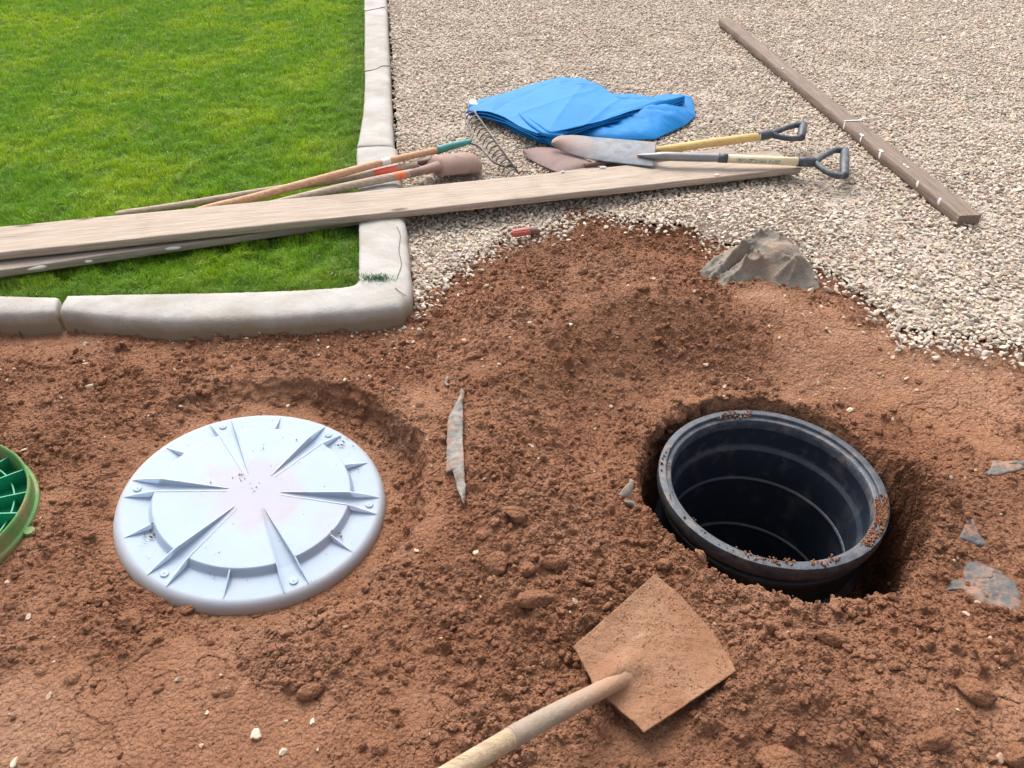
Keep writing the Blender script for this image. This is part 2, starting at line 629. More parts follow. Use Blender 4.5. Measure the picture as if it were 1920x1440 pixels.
def soil_base(X, Y):
    """large shape of the soil without crumbs"""
    h = .014 * fbm(X, Y, .55, 3, 1) + .012 * fbm(X, Y, .2, 3, 5)
    # heap between and behind the pits
    def g(px, py, sx, sy, a, rot=0.0):
        c = at(px, py, .05)
        dx, dy = X - c[0], Y - c[1]
        cr, sr = math.cos(rot), math.sin(rot)
        u, v = dx * cr + dy * sr, -dx * sr + dy * cr
        return a * np.exp(-(u / sx) ** 2 - (v / sy) ** 2)
    h = h + g(1130, 560, .46, .42, .062) + g(1290, 560, .45, .34, .036) + g(960, 720, .22, .40, .055) + g(1010, 1010, .24, .26, .03)
    h = h + g(1500, 640, .30, .22, .05) + g(1560, 1290, .34, .16, .055, -.25) + g(1250, 1330, .5, .2, .02) + g(1060, 1130, .2, .12, .02)
    h = h + g(60, 700, .3, .3, .02) + g(640, 1290, .5, .25, .02) + g(1880, 1240, .2, .2, .03)
    h = h - g(1750, 720, .35, .2, .02)
    h = h + np.where(Y < 1.4, -.01, 0) * smooth(1.4, 1.0, Y)
    # flatten the way up to the gravel (heap over gravel is kept)
    # pit of the white lid
    n = fbm(X, Y, .16, 3, 11)
    dx, dy = X - LID_C[0], Y - LID_C[1]
    r = np.hypot(dx, dy)
    ang = np.arctan2(dy, dx)
    floor = LID_C[2] - .030 - .1315 * dx + .0168 * dy
    wall = .395 + .035 * n + .03 * np.maximum(0, np.sin(ang)) + .02 * np.cos(ang)
    steep = .11 - .05 * np.maximum(0, np.cos(ang - .35))
    t = smooth(0, 1, (r - wall) / steep)
    h = floor * (1 - t) + h * t
    # hole of the black riser
    ang = np.arctan2(Y - HC[1], X - HC[0])
    rh = np.interp(ang, _a, _r, period=2 * math.pi)
    rr = np.hypot(X - HC[0], Y - HC[1])
    n2 = fbm(X, Y, .07, 3, 21)
    t = smooth(0, 1, (rh + .012 * n2 + .006 * fbm(X, Y, .018, 3, 23) - rr) / (.040 + .050 * smooth(0, .6, np.sin(ang))))
    deep = -.50 + .15 * smooth(.25, .62, X - RING_C[0]) + .03 * n2
    back = smooth(.48, .02, rr - rh) * smooth(-.25, .45, np.sin(ang))
    h = h * (1 - back) + (-.085 + .01 * n2) * back
    lip = smooth(.10, 0, np.abs(rr - rh)) * .012
    h = (h + lip) * (1 - t) + deep * t
    return h


# rough / smooth map of the soil: 1 = loose crumbs, 0 = trodden flat
def roughness(X, Y):
    r = .62 + .9 * fbm(X, Y, .33, 3, 31) + .35 * fbm(X, Y, .1, 2, 37)
    def e(px, py, sx, sy, a):
        c = at(px, py, 0)
        return a * np.exp(-((X - c[0]) / sx) ** 2 - ((Y - c[1]) / sy) ** 2)
    r = r - e(1740, 700, .42, .17, 1.6) - e(1560, 640, .2, .1, .5) - e(1410, 570, .12, .08, .5) - e(150, 1350, .4, .2, .6) - e(420, 1390, .3, .12, .55) - e(450, 1150, .25, .05, .3) - e(1170, 1390, .14, .06, .8)
    r = r - e(100, 640, .35, .1, .5) - e(1880, 1330, .12, .12, .7) - e(1700, 1330, .12, .05, .6) - e(780, 1230, .14, .14, .5)
    r = r + e(1020, 1050, .28, .25, .8) + e(1120, 500, .5, .35, .3) + e(1300, 1180, .5, .2, .35) + e(1650, 1200, .4, .1, .4)
    dl = np.hypot(X - LID_C[0], Y - LID_C[1])
    r = r - .5 * smooth(.42, .36, dl)
    return np.clip(r, 0.02, 1.15)


# places pressed flat by what lies on them
def z4(x, y):
    return (1740 + x * .25, 800 + y * .25)


def z5(x, y):
    return (820 + x * .3125, 1040 + y * .3125)


PATCH = [[z4(*q) for q in ((130, 1190), (180, 1100), (270, 1080), (290, 950), (380, 935), (520, 1010), (720, 1130), (760, 1250), (700, 1370), (600, 1360), (440, 1300), (330, 1240), (260, 1190))],
         [z4(*q) for q in ((400, 330), (490, 260), (525, 165), (600, 190), (780, 200), (780, 260), (600, 300), (480, 320))],
         [z4(*q) for q in ((250, 800), (300, 650), (360, 640), (400, 720), (500, 850), (440, 850), (350, 830))]]
PATCH_W = [AT(p_, .02)[:, :2] for p_ in PATCH]
BLADE_W = AT([z5(*q) for q in ((812, 552), (1310, 105), (1390, 110), (1800, 500), (1792, 700), (1238, 1070), (1060, 900), (1030, 790), (930, 745))], .045)[:, :2]
PRESS = PATCH_W + [BLADE_W]

# ------------------------------------------------------------------ soil sheet
X0, X1 = -2.7, 2.75
ys = [.32]
while ys[-1] < 3.95:
    ys.append(ys[-1] + .0022 + .0009 * max(0, ys[-1] - .7))
ys = np.array(ys)
xs_in = np.arange(-1.9, 1.9, .0032)
xs = np.concatenate([np.arange(X0, -1.9, .006), xs_in, np.arange(1.9, X1, .005)])
GX, GY = np.meshgrid(xs, ys)
RG = roughness(GX, GY)
GH = soil_base(GX, GY)
for p_ in PRESS:
    d_ = sdist(p_, GX, GY) + .012 * fbm(GX, GY, .04, 3, 33)
    RG = RG * (1 - (.9 if p_ is BLADE_W else .7) * smooth(-.006, .012, d_))
    if p_ is BLADE_W:
        GH = GH * (1 - smooth(-.04, .03, d_)) + .006 * smooth(-.04, .03, d_)
GH = GH + RG * (.010 * fbm(GX, GY, .07, 3, 41) + .0045 * fbm(GX, GY, .02, 3, 47))
rid = 1 - np.abs(fbm(GX, GY, .055, 4, 53)) * 2.2
GH = GH + RG * .006 * rid
# cracks / creases in the trodden part
crk = np.abs(fbm(GX, GY, .12, 3, 61))
GH = GH - .005 * smooth(.035, .0, crk) * smooth(.1, -.15, fbm(GX, GY, .4, 2, 63))
# crumbs pressed into the sheet
nst = 52000
sx = rng.uniform(-2.3, 2.4, nst)
sy = .4 + 3.2 * rng.random(nst) ** 1.25
sr = .0035 + .003 * rng.random(nst) + .015 * rng.random(nst) ** 12
srg = roughness(sx, sy)
keepst = rng.random(nst) < srg
for p_ in PRESS:
    keepst &= sdist(p_, sx, sy) < .004
for x, y, r in zip(sx[keepst], sy[keepst], sr[keepst]):
    i0, i1 = np.searchsorted(xs, (x - r, x + r))
    j0, j1 = np.searchsorted(ys, (y - r, y + r))
    if i1 - i0 < 2 or j1 - j0 < 2:
        continue
    d2 = ((xs[None, i0:i1] - x) ** 2 + (ys[j0:j1, None] - y) ** 2) / (r * r)
    GH[j0:j1, i0:i1] += r * .75 * np.sqrt(np.clip(1 - d2, 0, 1))
GH = GH + (.25 + .75 * np.clip(RG, 0, 1)) * rng.normal(0, .0009, GH.shape) * (RG > .08)
# smooth away under gravel and lawn: the soil dives below them
P_g = sdist(GRAVEL, GX, GY)
edge_n = .05 * fbm(GX, GY, .12, 3, 71)
heap = np.clip(soil_base(GX, GY), 0, 1)
GH = GH - smooth(.05, .24, P_g + edge_n * .6) * (.02 + heap + .04)
CURB_IN = AT([(-500, 545), (0, 550), (125, 552), (300, 549), (600, 540), (672, 532), (672, 400), (668, 290), (680, 230), (683, 0)], CURB_Z)[:, :2]
LAWN = np.vstack([CURB_IN, [[-1.9, 12], [-9, 12], [-9, CURB_IN[0][1] - .1]]])
d_l = sdist(LAWN, GX, GY)
GC = at(-172, 998, .0)      # upturned green cover: pressed into the soil
_d = np.hypot(GX - GC[0], GY - GC[1])
GH = GH * smooth(.24, .33, _d) + np.where(_d < .33, -.022 * (1 - smooth(.24, .33, _d)), 0)
GH = np.where(d_l > -.09, np.minimum(GH, .012), GH)
GH = np.where(d_l > .02, -.02, GH)
# nothing stands inside the riser pipe
rr = np.hypot(GX - RING_C[0], GY - RING_C[1])
inpipe = rr < .285
kp = ~(inpipe[:-1, :-1] & inpipe[1:, 1:])


def hgt(x, y):
    x = np.asarray(x, float)
    y = np.asarray(y, float)
    i = np.clip(np.searchsorted(xs, x) - 1, 0, len(xs) - 2)
    j = np.clip(np.searchsorted(ys, y) - 1, 0, len(ys) - 2)
    u = np.clip((x - xs[i]) / (xs[i + 1] - xs[i]), 0, 1)
    v = np.clip((y - ys[j]) / (ys[j + 1] - ys[j]), 0, 1)
    return (GH[j, i] * (1 - u) + GH[j, i + 1] * u) * (1 - v) + (GH[j + 1, i] * (1 - u) + GH[j + 1, i + 1] * u) * v


# moist and dry soil: a slow tint with a shape of its own
tint = 1.0 + .16 * fbm(GX, GY, .6, 3, 81)
moist = .32 * smooth(.05, .45, fbm(GX, GY, .45, 3, 83))
tc = np.stack([tint * (1 - .18 * moist), tint * (1 - .10 * moist), tint * (1 - .02 * moist)], -1)
flat = smooth(.35, .05, RG)[..., None]
tc = tc * (1 - flat) + flat * np.array([1.12, 1.16, 1.18]) * tint[..., None]
# the cut walls crumble sideways too
angw = np.arctan2(GY - HC[1], GX - HC[0])
rw = np.hypot(GX - HC[0], GY - HC[1])
near_w = smooth(.13, .02, np.abs(rw - np.interp(angw, _a, _r, period=2 * math.pi))) * (GH < .02)
pw = near_w * (.030 * fbm(angw * .40, GH * 1.3, .05, 4, 85))
pw = np.where(np.hypot(GX - RING_C[0], GY - RING_C[1]) < RING_R + .03, 0, pw)
angl = np.arctan2(GY - LID_C[1], GX - LID_C[0])
rl = np.hypot(GX - LID_C[0], GY - LID_C[1])
near_l = smooth(.38, .42, rl) * smooth(.56, .50, rl) * smooth(.1, .5, RG + .5)
pl = near_l * .016 * fbm(angl * .45, GH * 2.0, .04, 3, 87)
WX = GX + pw * np.cos(angw) + pl * np.cos(angl)
WY = GY + pw * np.sin(angw) + pl * np.sin(angl)
soil = link('soil', gridmesh('soil', np.stack([WX, WY, GH], -1), colors=tc, keep=kp), M['soil'])
tag(soil, kind='structure')

# ground that carries on past the dug soil, and the beds below gravel and lawn
def sheet(name, poly, z, mat):
    me = bpy.data.meshes.new(name)
    me.from_pydata([(p[0], p[1], z) for p in poly], [], [list(range(len(poly)))])
    o = link(name, me, mat)
    return tag(o, kind='structure')


k = N('bare_soil', .95, spec=.2)
k.base(k.ramp(k.noise(3, 6, .65), [(.3, (.25, .10, .05)), (.7, (.38, .18, .10))]))
k.bump(k.noise(60, 5, .7), .01)
M['bare'] = k.m
for nm, poly in (('ground', [(-60, -60), (60, -60), (60, .36), (-60, .36)]), ('ground', [(-60, .36), (X0 + .04, .36), (X0 + .04, 2.36), (-60, 2.2)]),
                 ('ground', [(X1 - .04, .36), (60, .36), (60, 2.0), (X1 - .04, 2.0)])):
    sheet(nm, poly, -.012, M['bare'])
gb = np.vstack([GRAVEL[:len(gravel_edge)] + [0, .10], [[30, 2.1], [30, 60], [-8.5, 60], [-.62 + .02, 4.0], [-.40, 2.6]]])
sheet('gravel_bed', gb, GRAVEL_Z - .007, M['bed'])
sheet('lawn', np.vstack([CURB_IN, [[-8.5, 55], [-60, 55], [-60, CURB_IN[0][1]]]]), LAWN_Z - .01, M['turf'])

# ------------------------------------------------------------------ stones, gravel, crumbs
ICO_V, ICO_F = None, None


def ico(level):
    import bmesh
    bm = bmesh.new()
    bmesh.ops.create_icosphere(bm, subdivisions=level, radius=1)
    V = np.array([v.co[:] for v in bm.verts])
    Fc = np.array([[v.index for v in f.verts] for f in bm.faces])
    bm.free()
    return V, Fc


I1 = ico(1)
I2 = ico(2)
I3 = ico(3)


def angular(V, r, cuts=9, lo=.55):
    """cut a ball by random planes: a crushed stone"""
    V = V.copy()
    for _ in range(cuts):
        n = r.normal(size=3)
        n /= np.linalg.norm(n)
        d = r.uniform(lo, .9)
        s = V @ n
        V -= np.outer(np.maximum(s - d, 0), n)
    return V


def lumpy(V, r, a=.22):
    q = V.copy()
    for f, am in ((1.7, a), (3.6, a * .55), (7.5, a * .3)):
        o = r.uniform(0, 50, 3)
        q = q + V * (am * (np.sin(V[:, [1]] * f * 1.3 + o[0]) + np.sin(V[:, [2]] * f * 1.1 + o[1]) * np.cos(V[:, [0]] * f + o[2])))
    return q


def scatter(P, size, variants, Fc, flat=(.55, .85), sink=0.0, seed=3):
    """many instances baked in numpy. P (n,3) ground points"""
    r = np.random.default_rng(seed)
    n = len(P)
    V = np.stack(variants)
    vi = r.integers(0, len(variants), n)
    nv = V.shape[1]
    out = np.empty((n, nv, 3), np.float32)
    az = r.uniform(0, 2 * math.pi, n)
    t1 = r.normal(0, .35, n)
    t2 = r.normal(0, .35, n)
    sc = np.stack([size * r.uniform(.8, 1.3, n), size * r.uniform(.65, 1.0, n), size * r.uniform(flat[0], flat[1], n)], 1)
    Q = V[vi] * sc[:, None]
    def rot(Q, a, i, j):
        c, s = np.cos(a)[:, None], np.sin(a)[:, None]
        A = Q[..., i] * c - Q[..., j] * s
        B = Q[..., i] * s + Q[..., j] * c
        Q = Q.copy()
        Q[..., i] = A
        Q[..., j] = B
        return Q
    Q = rot(Q, t1, 1, 2)
    Q = rot(Q, t2, 0, 2)
    Q = rot(Q, az, 0, 1)
    out = Q + (P + np.stack([0 * size, 0 * size, sc[:, 2] * (1 - sink)], 1))[:, None]
    Fo = (Fc[None] + (np.arange(n) * nv)[:, None, None]).reshape(-1, 3)
    return out.reshape(-1, 3), Fo, nv


def stone_cols(n, r):
    base = np.array([[.60, .51, .42], [.67, .60, .51], [.54, .46, .38], [.60, .47, .37], [.50, .45, .40], [.72, .65, .57], [.58, .42, .34], [.40, .38, .35]])
    p = np.array([.26, .2, .16, .12, .09, .10, .045, .025])
    c = base[r.choice(len(base), n, p=p / p.sum())]
    return np.clip(c * np.array([.95, .935, .895]) * r.uniform(.82, 1.10, (n, 1)), 0, .85)


r2 = np.random.default_rng(11)
# gravel: jittered positions over the bed, thinned with distance only outside the view
pts = []
for y0, y1, sp_, size in ((2.0, 3.9, .0140, .0088), (3.9, 6.0, .0160, .0096), (6.0, 9.2, .0182, .0108)):
    gy = np.arange(y0, y1, sp_)
    gx = np.arange(-1.6, .75 * y1 + .9, sp_)
    A, B = np.meshgrid(gx, gy)
    A = A + r2.uniform(-.55, .55, A.shape) * sp_
    B = B + r2.uniform(-.55, .55, B.shape) * sp_
    A, B = A.ravel(), B.ravel()
    ok = (np.abs(A) < .67 * B + .95)
    A, B = A[ok], B[ok]
    pts.append(np.stack([A, B, np.full(len(A), size)], 1))
pts = np.concatenate(pts)
dg = sdist(GRAVEL, pts[:, 0], pts[:, 1]) + .035 * fbm(pts[:, 0], pts[:, 1], .10, 3, 91)
cdist = sdist(GRAVEL, pts[:, 0], pts[:, 1])
thin = r2.random(len(pts)) < smooth(-.19, .08, dg) ** 2.4
curb_right = AT([(776, 592), (774, 540), (765, 430), (742, 300), (738, 262), (735, 200), (725, 0)], .03)[:, :2]
cx = np.interp(pts[:, 1], curb_right[:, 1], curb_right[:, 0])
cx = np.where(pts[:, 1] > curb_right[-1, 1], cx - .13 * (pts[:, 1] - curb_right[-1, 1]), cx)
ok = thin & (pts[:, 0] > cx + .004) & (pts[:, 1] > 2.0)
pts = pts[ok]
n = len(pts)
size = pts[:, 2] * np.exp(r2.normal(0, .24, n))
onsoil = hgt(pts[:, 0], pts[:, 1])
gz = GRAVEL_Z + .010 * fbm(pts[:, 0], pts[:, 1], .35, 3, 95) + r2.uniform(-.006, .005, n)
gz = np.where(pts[:, 1] < 3.9, np.maximum(gz, onsoil - .002), gz)
e = at(1330, 410, .03)
gz = gz + .035 * np.exp(-((pts[:, 0] - e[0]) / .35) ** 2 - ((pts[:, 1] - e[1]) / .22) ** 2)
gz -= .006
near = pts[:, 1] < 3.6
gv, gf, gc = [], [], []
off = 0
varN = [angular(I2[0], r2, 12, .38) * 1.15 for _ in range(20)]
varF = [angular(I1[0], r2, 5, .6) * r2.uniform(.85, 1.15, (len(I1[0]), 1)) for _ in range(14)]
for sel, var, fc, sd_ in ((near, varN, I2[1], 5), (~near, varF, I1[1], 6)):
    P = np.stack([pts[sel, 0], pts[sel, 1], gz[sel]], 1)
    v_, f_, nv = scatter(P, size[sel], var, fc, (.4, .75), .35, sd_)
    gv.append(v_)
    gf.append(f_ + off)
    off += len(v_)
    gc.append(np.repeat(stone_cols(len(P), r2), nv, 0))
# small stones strewn over the soil
ns = 900
px = r2.uniform(-40, 1960, ns)
py = 560 + 880 * r2.random(ns) ** 1.6
ex = np.concatenate([r2.uniform(300, 800, 160), r2.uniform(1500, 1920, 140), r2.normal(800, 60, 70)])
ey = np.concatenate([r2.normal(635, 22, 160), r2.normal(660, 35, 140), r2.normal(640, 50, 70)])
q = AT(np.stack([np.concatenate([px, ex]), np.concatenate([py, ey])], 1), 0.0)
ok = (np.hypot(q[:, 0] - LID_C[0], q[:, 1] - LID_C[1]) > .40) & (sdist(HOLE, q[:, 0], q[:, 1]) < -.01) & (sdist(LAWN, q[:, 0], q[:, 1]) < -.13) & (q[:, 1] < 2.9)
q = q[ok]
keepq = r2.random(len(q)) < np.where(q[:, 1] > 1.9, .8, .22)
q = q[keepq]
q[:, 2] = hgt(q[:, 0], q[:, 1]) - .001
v_, f_, nv = scatter(q, .0032 + .006 * r2.random(len(q)) ** 2.5, varN, I2[1], (.5, .8), .35, 8)
gv.append(v_)
gf.append(f_ + off)
cc = stone_cols(len(q), r2)
gc.append(np.repeat(cc * np.array([1.0, .88, .76]), nv, 0))
tag(link('gravel', npmesh('gravel', np.concatenate(gv), np.concatenate(gf), False, np.concatenate(gc)), M['stone']),
    'pale crushed stone gravel spread beside the curb and thinning into the red soil', 'gravel', kind='stuff')

# loose crumbs of soil
nc = 330000
cxs = r2.uniform(-1.95, 2.1, nc)
cys = .5 + 2.9 * r2.random(nc) ** 1.35
rg = roughness(cxs, cys)
clump = smooth(-.25, .35, fbm(cxs, cys, .06, 2, 99))
okc = (r2.random(nc) < rg * (.35 + .65 * clump)) & (sdist(GRAVEL, cxs, cys) + .03 * fbm(cxs, cys, .1, 2, 93) < .02 + .10 * r2.random(nc) ** 5) & (sdist(LAWN, cxs, cys) < -.10)
okc &= np.abs(cxs) < .70 * cys + .60
for p_ in PRESS:
    okc &= (sdist(p_, cxs, cys) + .014 * fbm(cxs, cys, .03, 2, 34) < .002) | ((p_ is not BLADE_W) & (fbm(cxs, cys, .05, 2, 35) > .28))
okc &= (np.hypot(cxs - RING_C[0], cys - RING_C[1]) > .34) & (np.hypot(cxs - LID_C[0], cys - LID_C[1]) > .372)
cxs, cys = cxs[okc], cys[okc]
n = len(cxs)
sdg_ = sdist(GRAVEL, cxs, cys)
cs = .0014 + .0022 * r2.random(n) ** 1.5 + .010 * r2.random(n) ** 22
big = cs > .0062
lum1 = [lumpy(I1[0], r2, .16) * r2.uniform(.72, 1.2, (len(I1[0]), 1)) for _ in range(24)]
lum2 = [lumpy(angular(I2[0], r2, 4, .7), r2, .16) for _ in range(16)]
gv, gf = [], []
off = 0
for sel, var, fc, sd_ in ((~big, lum1, I1[1], 12), (big, lum2, I2[1], 13)):
    P = np.stack([cxs[sel], cys[sel], np.where(sdg_[sel] > .03, np.maximum(hgt(cxs[sel], cys[sel]), GRAVEL_Z + .004), hgt(cxs[sel], cys[sel])) - cs[sel] * .15], 1)
    v_, f_, nv = scatter(P, cs[sel], var, fc, (.55, .95), .35, sd_)
    gv.append(v_)
    gf.append(f_ + off)
    off += len(v_)
# crumbs lying on the lid and on the rim of the riser
def on_lid(px_, py_):
    a = at(px_, py_, 0)
    o = np.array([0, 0, H])
    d = a - o
    return o + d * (np.dot(LID_C - o, LID_N) / np.dot(d, LID_N))
lidc = []
for px_, py_, s_, k_ in ((641, 826, .006, 2), (646, 835, .004, 6), (633, 1010, .004, 5), (448, 906, .003, 3), (466, 908, .003, 3), (404, 925, .003, 2), (283, 1000, .004, 7),
                         (556, 834, .003, 1), (317, 1057, .003, 1), (668, 880, .0018, 9), (610, 848, .0018, 4), (270, 1015, .0015, 10), (395, 1080, .0015, 7), (480, 925, .002, 5), (590, 1090, .0015, 8)):
    for j in range(k_):
        q_ = on_lid(px_ + r2.normal(0, 7), py_ + r2.normal(0, 5))
        lidc.append([*(q_ + [0, 0, .0035 if np.hypot(*(q_ - LID_C)[:2]) > .26 else .0235]), s_ * r2.uniform(.5, 1.1)])
for j in range(60):
    a = r2.uniform(0, 2 * math.pi)
    rr_ = LID_R * math.sqrt(r2.uniform(.02, .85))
    p_ = LID_C + np.array([rr_ * math.cos(a), rr_ * math.sin(a), 0])
    z_ = -.1315 * (p_[0] - LID_C[0]) + .0168 * (p_[1] - LID_C[1])
    lidc.append([p_[0], p_[1], LID_C[2] + z_ + (.003 if rr_ > .27 else .0235), r2.uniform(.0008, .0018)])
rimc = []
for a0, a1, k_ in ((-52, -12, 300), (-118, -92, 60), (-85, -70, 30), (86, 108, 50), (-30, -18, 120), (150, 240, 25)):
    for j in range(k_):
        a = math.radians(r2.uniform(a0, a1))
        rr_ = r2.uniform(.289, .319)
        rimc.append([RING_C[0] + rr_ * math.cos(a), RING_C[1] + rr_ * math.sin(a), RING_C[2] + (.001 if rr_ > .303 else -.006), r2.uniform(.0014, .0052)])
L = np.array(lidc + rimc)
v_, f_, nv = scatter(L[:, :3], L[:, 3], lum1, I1[1], (.5, .9), .3, 15)
gv.append(v_)
gf.append(f_ + off)
tag(link('soil_crumbs', npmesh('soil_crumbs', np.concatenate(gv), np.concatenate(gf), False), M['clod']),
    'loose crumbs of reddish brown soil strewn over the dug ground', 'soil crumbs', kind='stuff')

# single stones and clods one can point at
def rock(name, px_, py_, sx_, sy_, sz_, kind_, mat, label, cat, group, az=0, sink=.35, z=0.0, seed=0):
    r = np.random.default_rng(100 + seed)
    p = at(px_, py_, z)
    p = at(px_, py_, float(hgt(p[0], p[1])) + sz_ * .4)
    if kind_ == 'stone':
        V = angular(I3[0], r, 11, .5)
    else:
        V = lumpy(angular(I3[0], r, 5, .65), r, .10)
        V *= 1 + .05 * r.normal(size=(len(V), 1)) * .5
    V = V * [sx_, sy_, sz_]
    V[:, 2] += sz_ * (1 - sink * 1.6)
    me = npmesh(name, V, I3[1], kind_ != 'stone', np.ones((len(V), 3)) * (r.uniform(.92, 1.05)) * (STONE_TINT[0] if kind_ == 'stone' else 1))
    o = link(name, me, mat)
    o.location = (p[0], p[1], float(hgt(p[0], p[1])) - .002)
    o.rotation_euler = (r.uniform(-.2, .2), r.uniform(-.2, .2), az)
    return tag(o, label, cat, group)


STONE_TINT = [np.array([.66, .55, .40])]
G1 = 'pale stones lying on the soil'
for i, (px_, py_, a, b, c_, lb, az) in enumerate([
        (480, 1377, .0165, .013, .010, 'largest pale angular stone at the front, below the white lid', .3),
        (165, 720, .016, .010, .008, 'pale wedge shaped stone on the soil between the curb and the green lid', .5),
        (530, 1408, .010, .008, .006, 'small grey triangular stone just right of the front stone below the white lid', 1.0),
        (586, 1353, .0085, .006, .005, 'small cream stone upper right of the front stone below the white lid', 1.4),
        (893, 1033, .0095, .0085, .006, 'cream pebble on the soil between the white lid and the smooth round clod', 0),
        (1594, 768, .0125, .010, .007, 'bright white stone on the soil just behind the black riser', .2),
        (1671, 790, .012, .008, .006, 'brownish stone to the right of the white stone behind the riser', -.5),
        (541, 763, .010, .007, .006, 'small pale stone in the dark soil against the back rim of the white lid', .6),
        (45, 843, .012, .006, .005, 'long yellowish stone just above the green lid', .9),
        (27, 1428, .007, .014, .006, 'narrow pale stone standing at the bottom left of the ground', .1),
        (1068, 603, .014, .010, .008, 'grey brown pointed stone high on the soil heap', .2)]):
    rock('stone', px_, py_, a, b, c_, 'stone', M['stone'], lb, 'stone', G1, az, .3, 0, i)
G2 = 'large clods of reddish soil'
for i, (px_, py_, a, b, c_, lb, az, z_) in enumerate([
        (930, 1055, .030, .034, .022, 'smooth rounded clod of soil in front of the torn fabric strip', .2, .02),
        (1037, 1060, .030, .022, .018, 'craggy clod of soil right of the smooth rounded one', .1, .02),
        (990, 1066, .018, .020, .015, 'upright lump of soil between the smooth clod and the craggy one', .3, .02),
        (1000, 1125, .055, .024, .018, 'long crusted clod with a dark hollow beneath it, behind the shovel', .1, .02),
        (965, 968, .030, .024, .017, 'flat topped clod of soil below the foot of the torn fabric strip', .0, .03),
        (905, 1000, .020, .017, .014, 'small clod of soil just left of the smooth rounded clod, above it', .0, .02),
        (1825, 1295, .038, .030, .018, 'big flat faced clod at the lower right on trodden soil', -.5, .02),
        (1560, 1195, .036, .018, .016, 'overhanging clod of soil in front of the riser hole', -.4, .03),
        (352, 1141, .022, .015, .010, 'flat pale clod touching the front rim of the white lid', .2, -.05),
        (1470, 1425, .050, .030, .022, 'rounded clod cut by the bottom of the picture right of the shovel', 0, .02),
        (1750, 1385, .036, .026, .018, 'rounded clod of soil at the lower right, left of the big flat faced clod', 0.3, .02),
        (1905, 1415, .03, .025, .02, 'clod of soil in the bottom right corner', 0.3, .02),
        (1205, 540, .028, .022, .014, 'lump of soil on the heap left of the grey fabric lump', 0, .08),
        (890, 668, .028, .020, .014, 'lump of soil on the heap between the curb corner and the fabric strip', 0, .05),
        (1580, 1125, .028, .018, .012, 'sloping lump of soil at the front lip of the riser hole', .4, .0),
        (1245, 1060, .02, .016, .012, 'small lump of soil at the left front lip of the riser hole', .4, .0),
        (580, 1300, .026, .018, .016, 'crumbly clod of soil below the white lid', .4, .0),
        (385, 735, .018, .014, .012, 'reddish clod at the back of the pit around the white lid', .4, .0)]):
    if i == 14:
        continue
    rock('clod', px_, py_, a, b, c_, 'clod', M['clod'], lb, 'clod', G2, az, .27, z_, 40 + i)

# ------------------------------------------------------------------ concrete curb
def curb(name, path_in, path_out, z_in, label, seed=0, end0=True, end1=True, zb=-.06, n=260):
    """section swept from the lawn-side line to the outer line, both on top height"""
    A = resample(path_in, n)
    B = resample(path_out, n)
    prof = [(0.0, -1), (-.0, -.012), (.02, -.004), (.07, -.0005), (.25, .001), (.5, .002), (.74, .0), (.86, -.003), (.93, -.009), (.975, -.019), (1.0, -.036), (1.0, -1)]
    rows = []
    for s_, dz in prof:
        P = A * (1 - s_) + B * s_
        P = P.copy()
        P[:, 2] = np.where(dz <= -.9, zb, z_in + dz)
        rows.append(P)
    G = np.stack(rows, 1)
    # extra rows down the outer face for roughness
    last = G[:, -2:-1]
    low = G[:, -1:]
    ex = [last * (1 - t) + low * t for t in (.15, .3, .45, .6, .75, .9)]
    G = np.concatenate([G[:, :-1]] + ex + [low], 1)
    nn = fbm(G[..., 0] + G[..., 2], G[..., 1] - G[..., 2], .10, 4, 200 + seed)
    n3 = fbm(G[..., 0] + G[..., 2] * .7, G[..., 1] - G[..., 2], .02, 3, 210 + seed)
    out = (B - A) / np.linalg.norm(B - A, axis=1, keepdims=True)
    G = G + out[:, None] * (nn * .0035)[..., None]
    G[..., 2] += n3 * .0018 + nn * .002
    # rounded ends
    for flag, idx, sgn in ((end0, 0, 1), (end1, -1, -1)):
        c = G[idx].copy()
        if flag:
            d = (G[idx] - G[idx + sgn]).mean(0)
            d /= np.linalg.norm(d)
            for q_, sh in ((.006, .5), (.010, 1.6)):
                e_ = c + d * q_
                e_[1:-1, 2] -= .006 * sh
                G = np.concatenate([e_[None], G]) if idx == 0 else np.concatenate([G, e_[None]])
    ctr0 = G[0].mean(0)
    ctr1 = G[-1].mean(0)
    G = np.concatenate([(ctr0 + (G[0] - ctr0) * .02)[None], G, (ctr1 + (G[-1] - ctr1) * .02)[None]])
    me = gridmesh(name, G, closed_v=True)
    me.set_sharp_from_angle(angle=math.radians(70))
    o = link(name, me, M['concrete'])
    return tag(o, label, 'curb', 'concrete curb round the lawn')


z = CURB_Z
far_in = AT([(686, -260), (683, 0), (683, 100), (681, 200), (671, 262), (669, 270)], z)
far_out = AT([(712, -260), (725, 0), (730, 100), (735, 200), (738, 255), (739, 269)], z)
c_far = curb('curb', far_in, far_out, z - .004, 'straight pale concrete curb running away between lawn and gravel', 1)
ci = AT([(668, 277), (669, 300), (672, 400), (672, 500), (671, 524), (664, 532), (640, 537), (600, 540), (450, 546), (300, 549), (200, 551), (130, 553)], z)
co = AT([(745, 274), (749, 300), (757, 380), (767, 470), (772, 530), (768, 556), (750, 572), (700, 578), (560, 590), (400, 598), (250, 596), (114, 582)], z)
n_c = 300
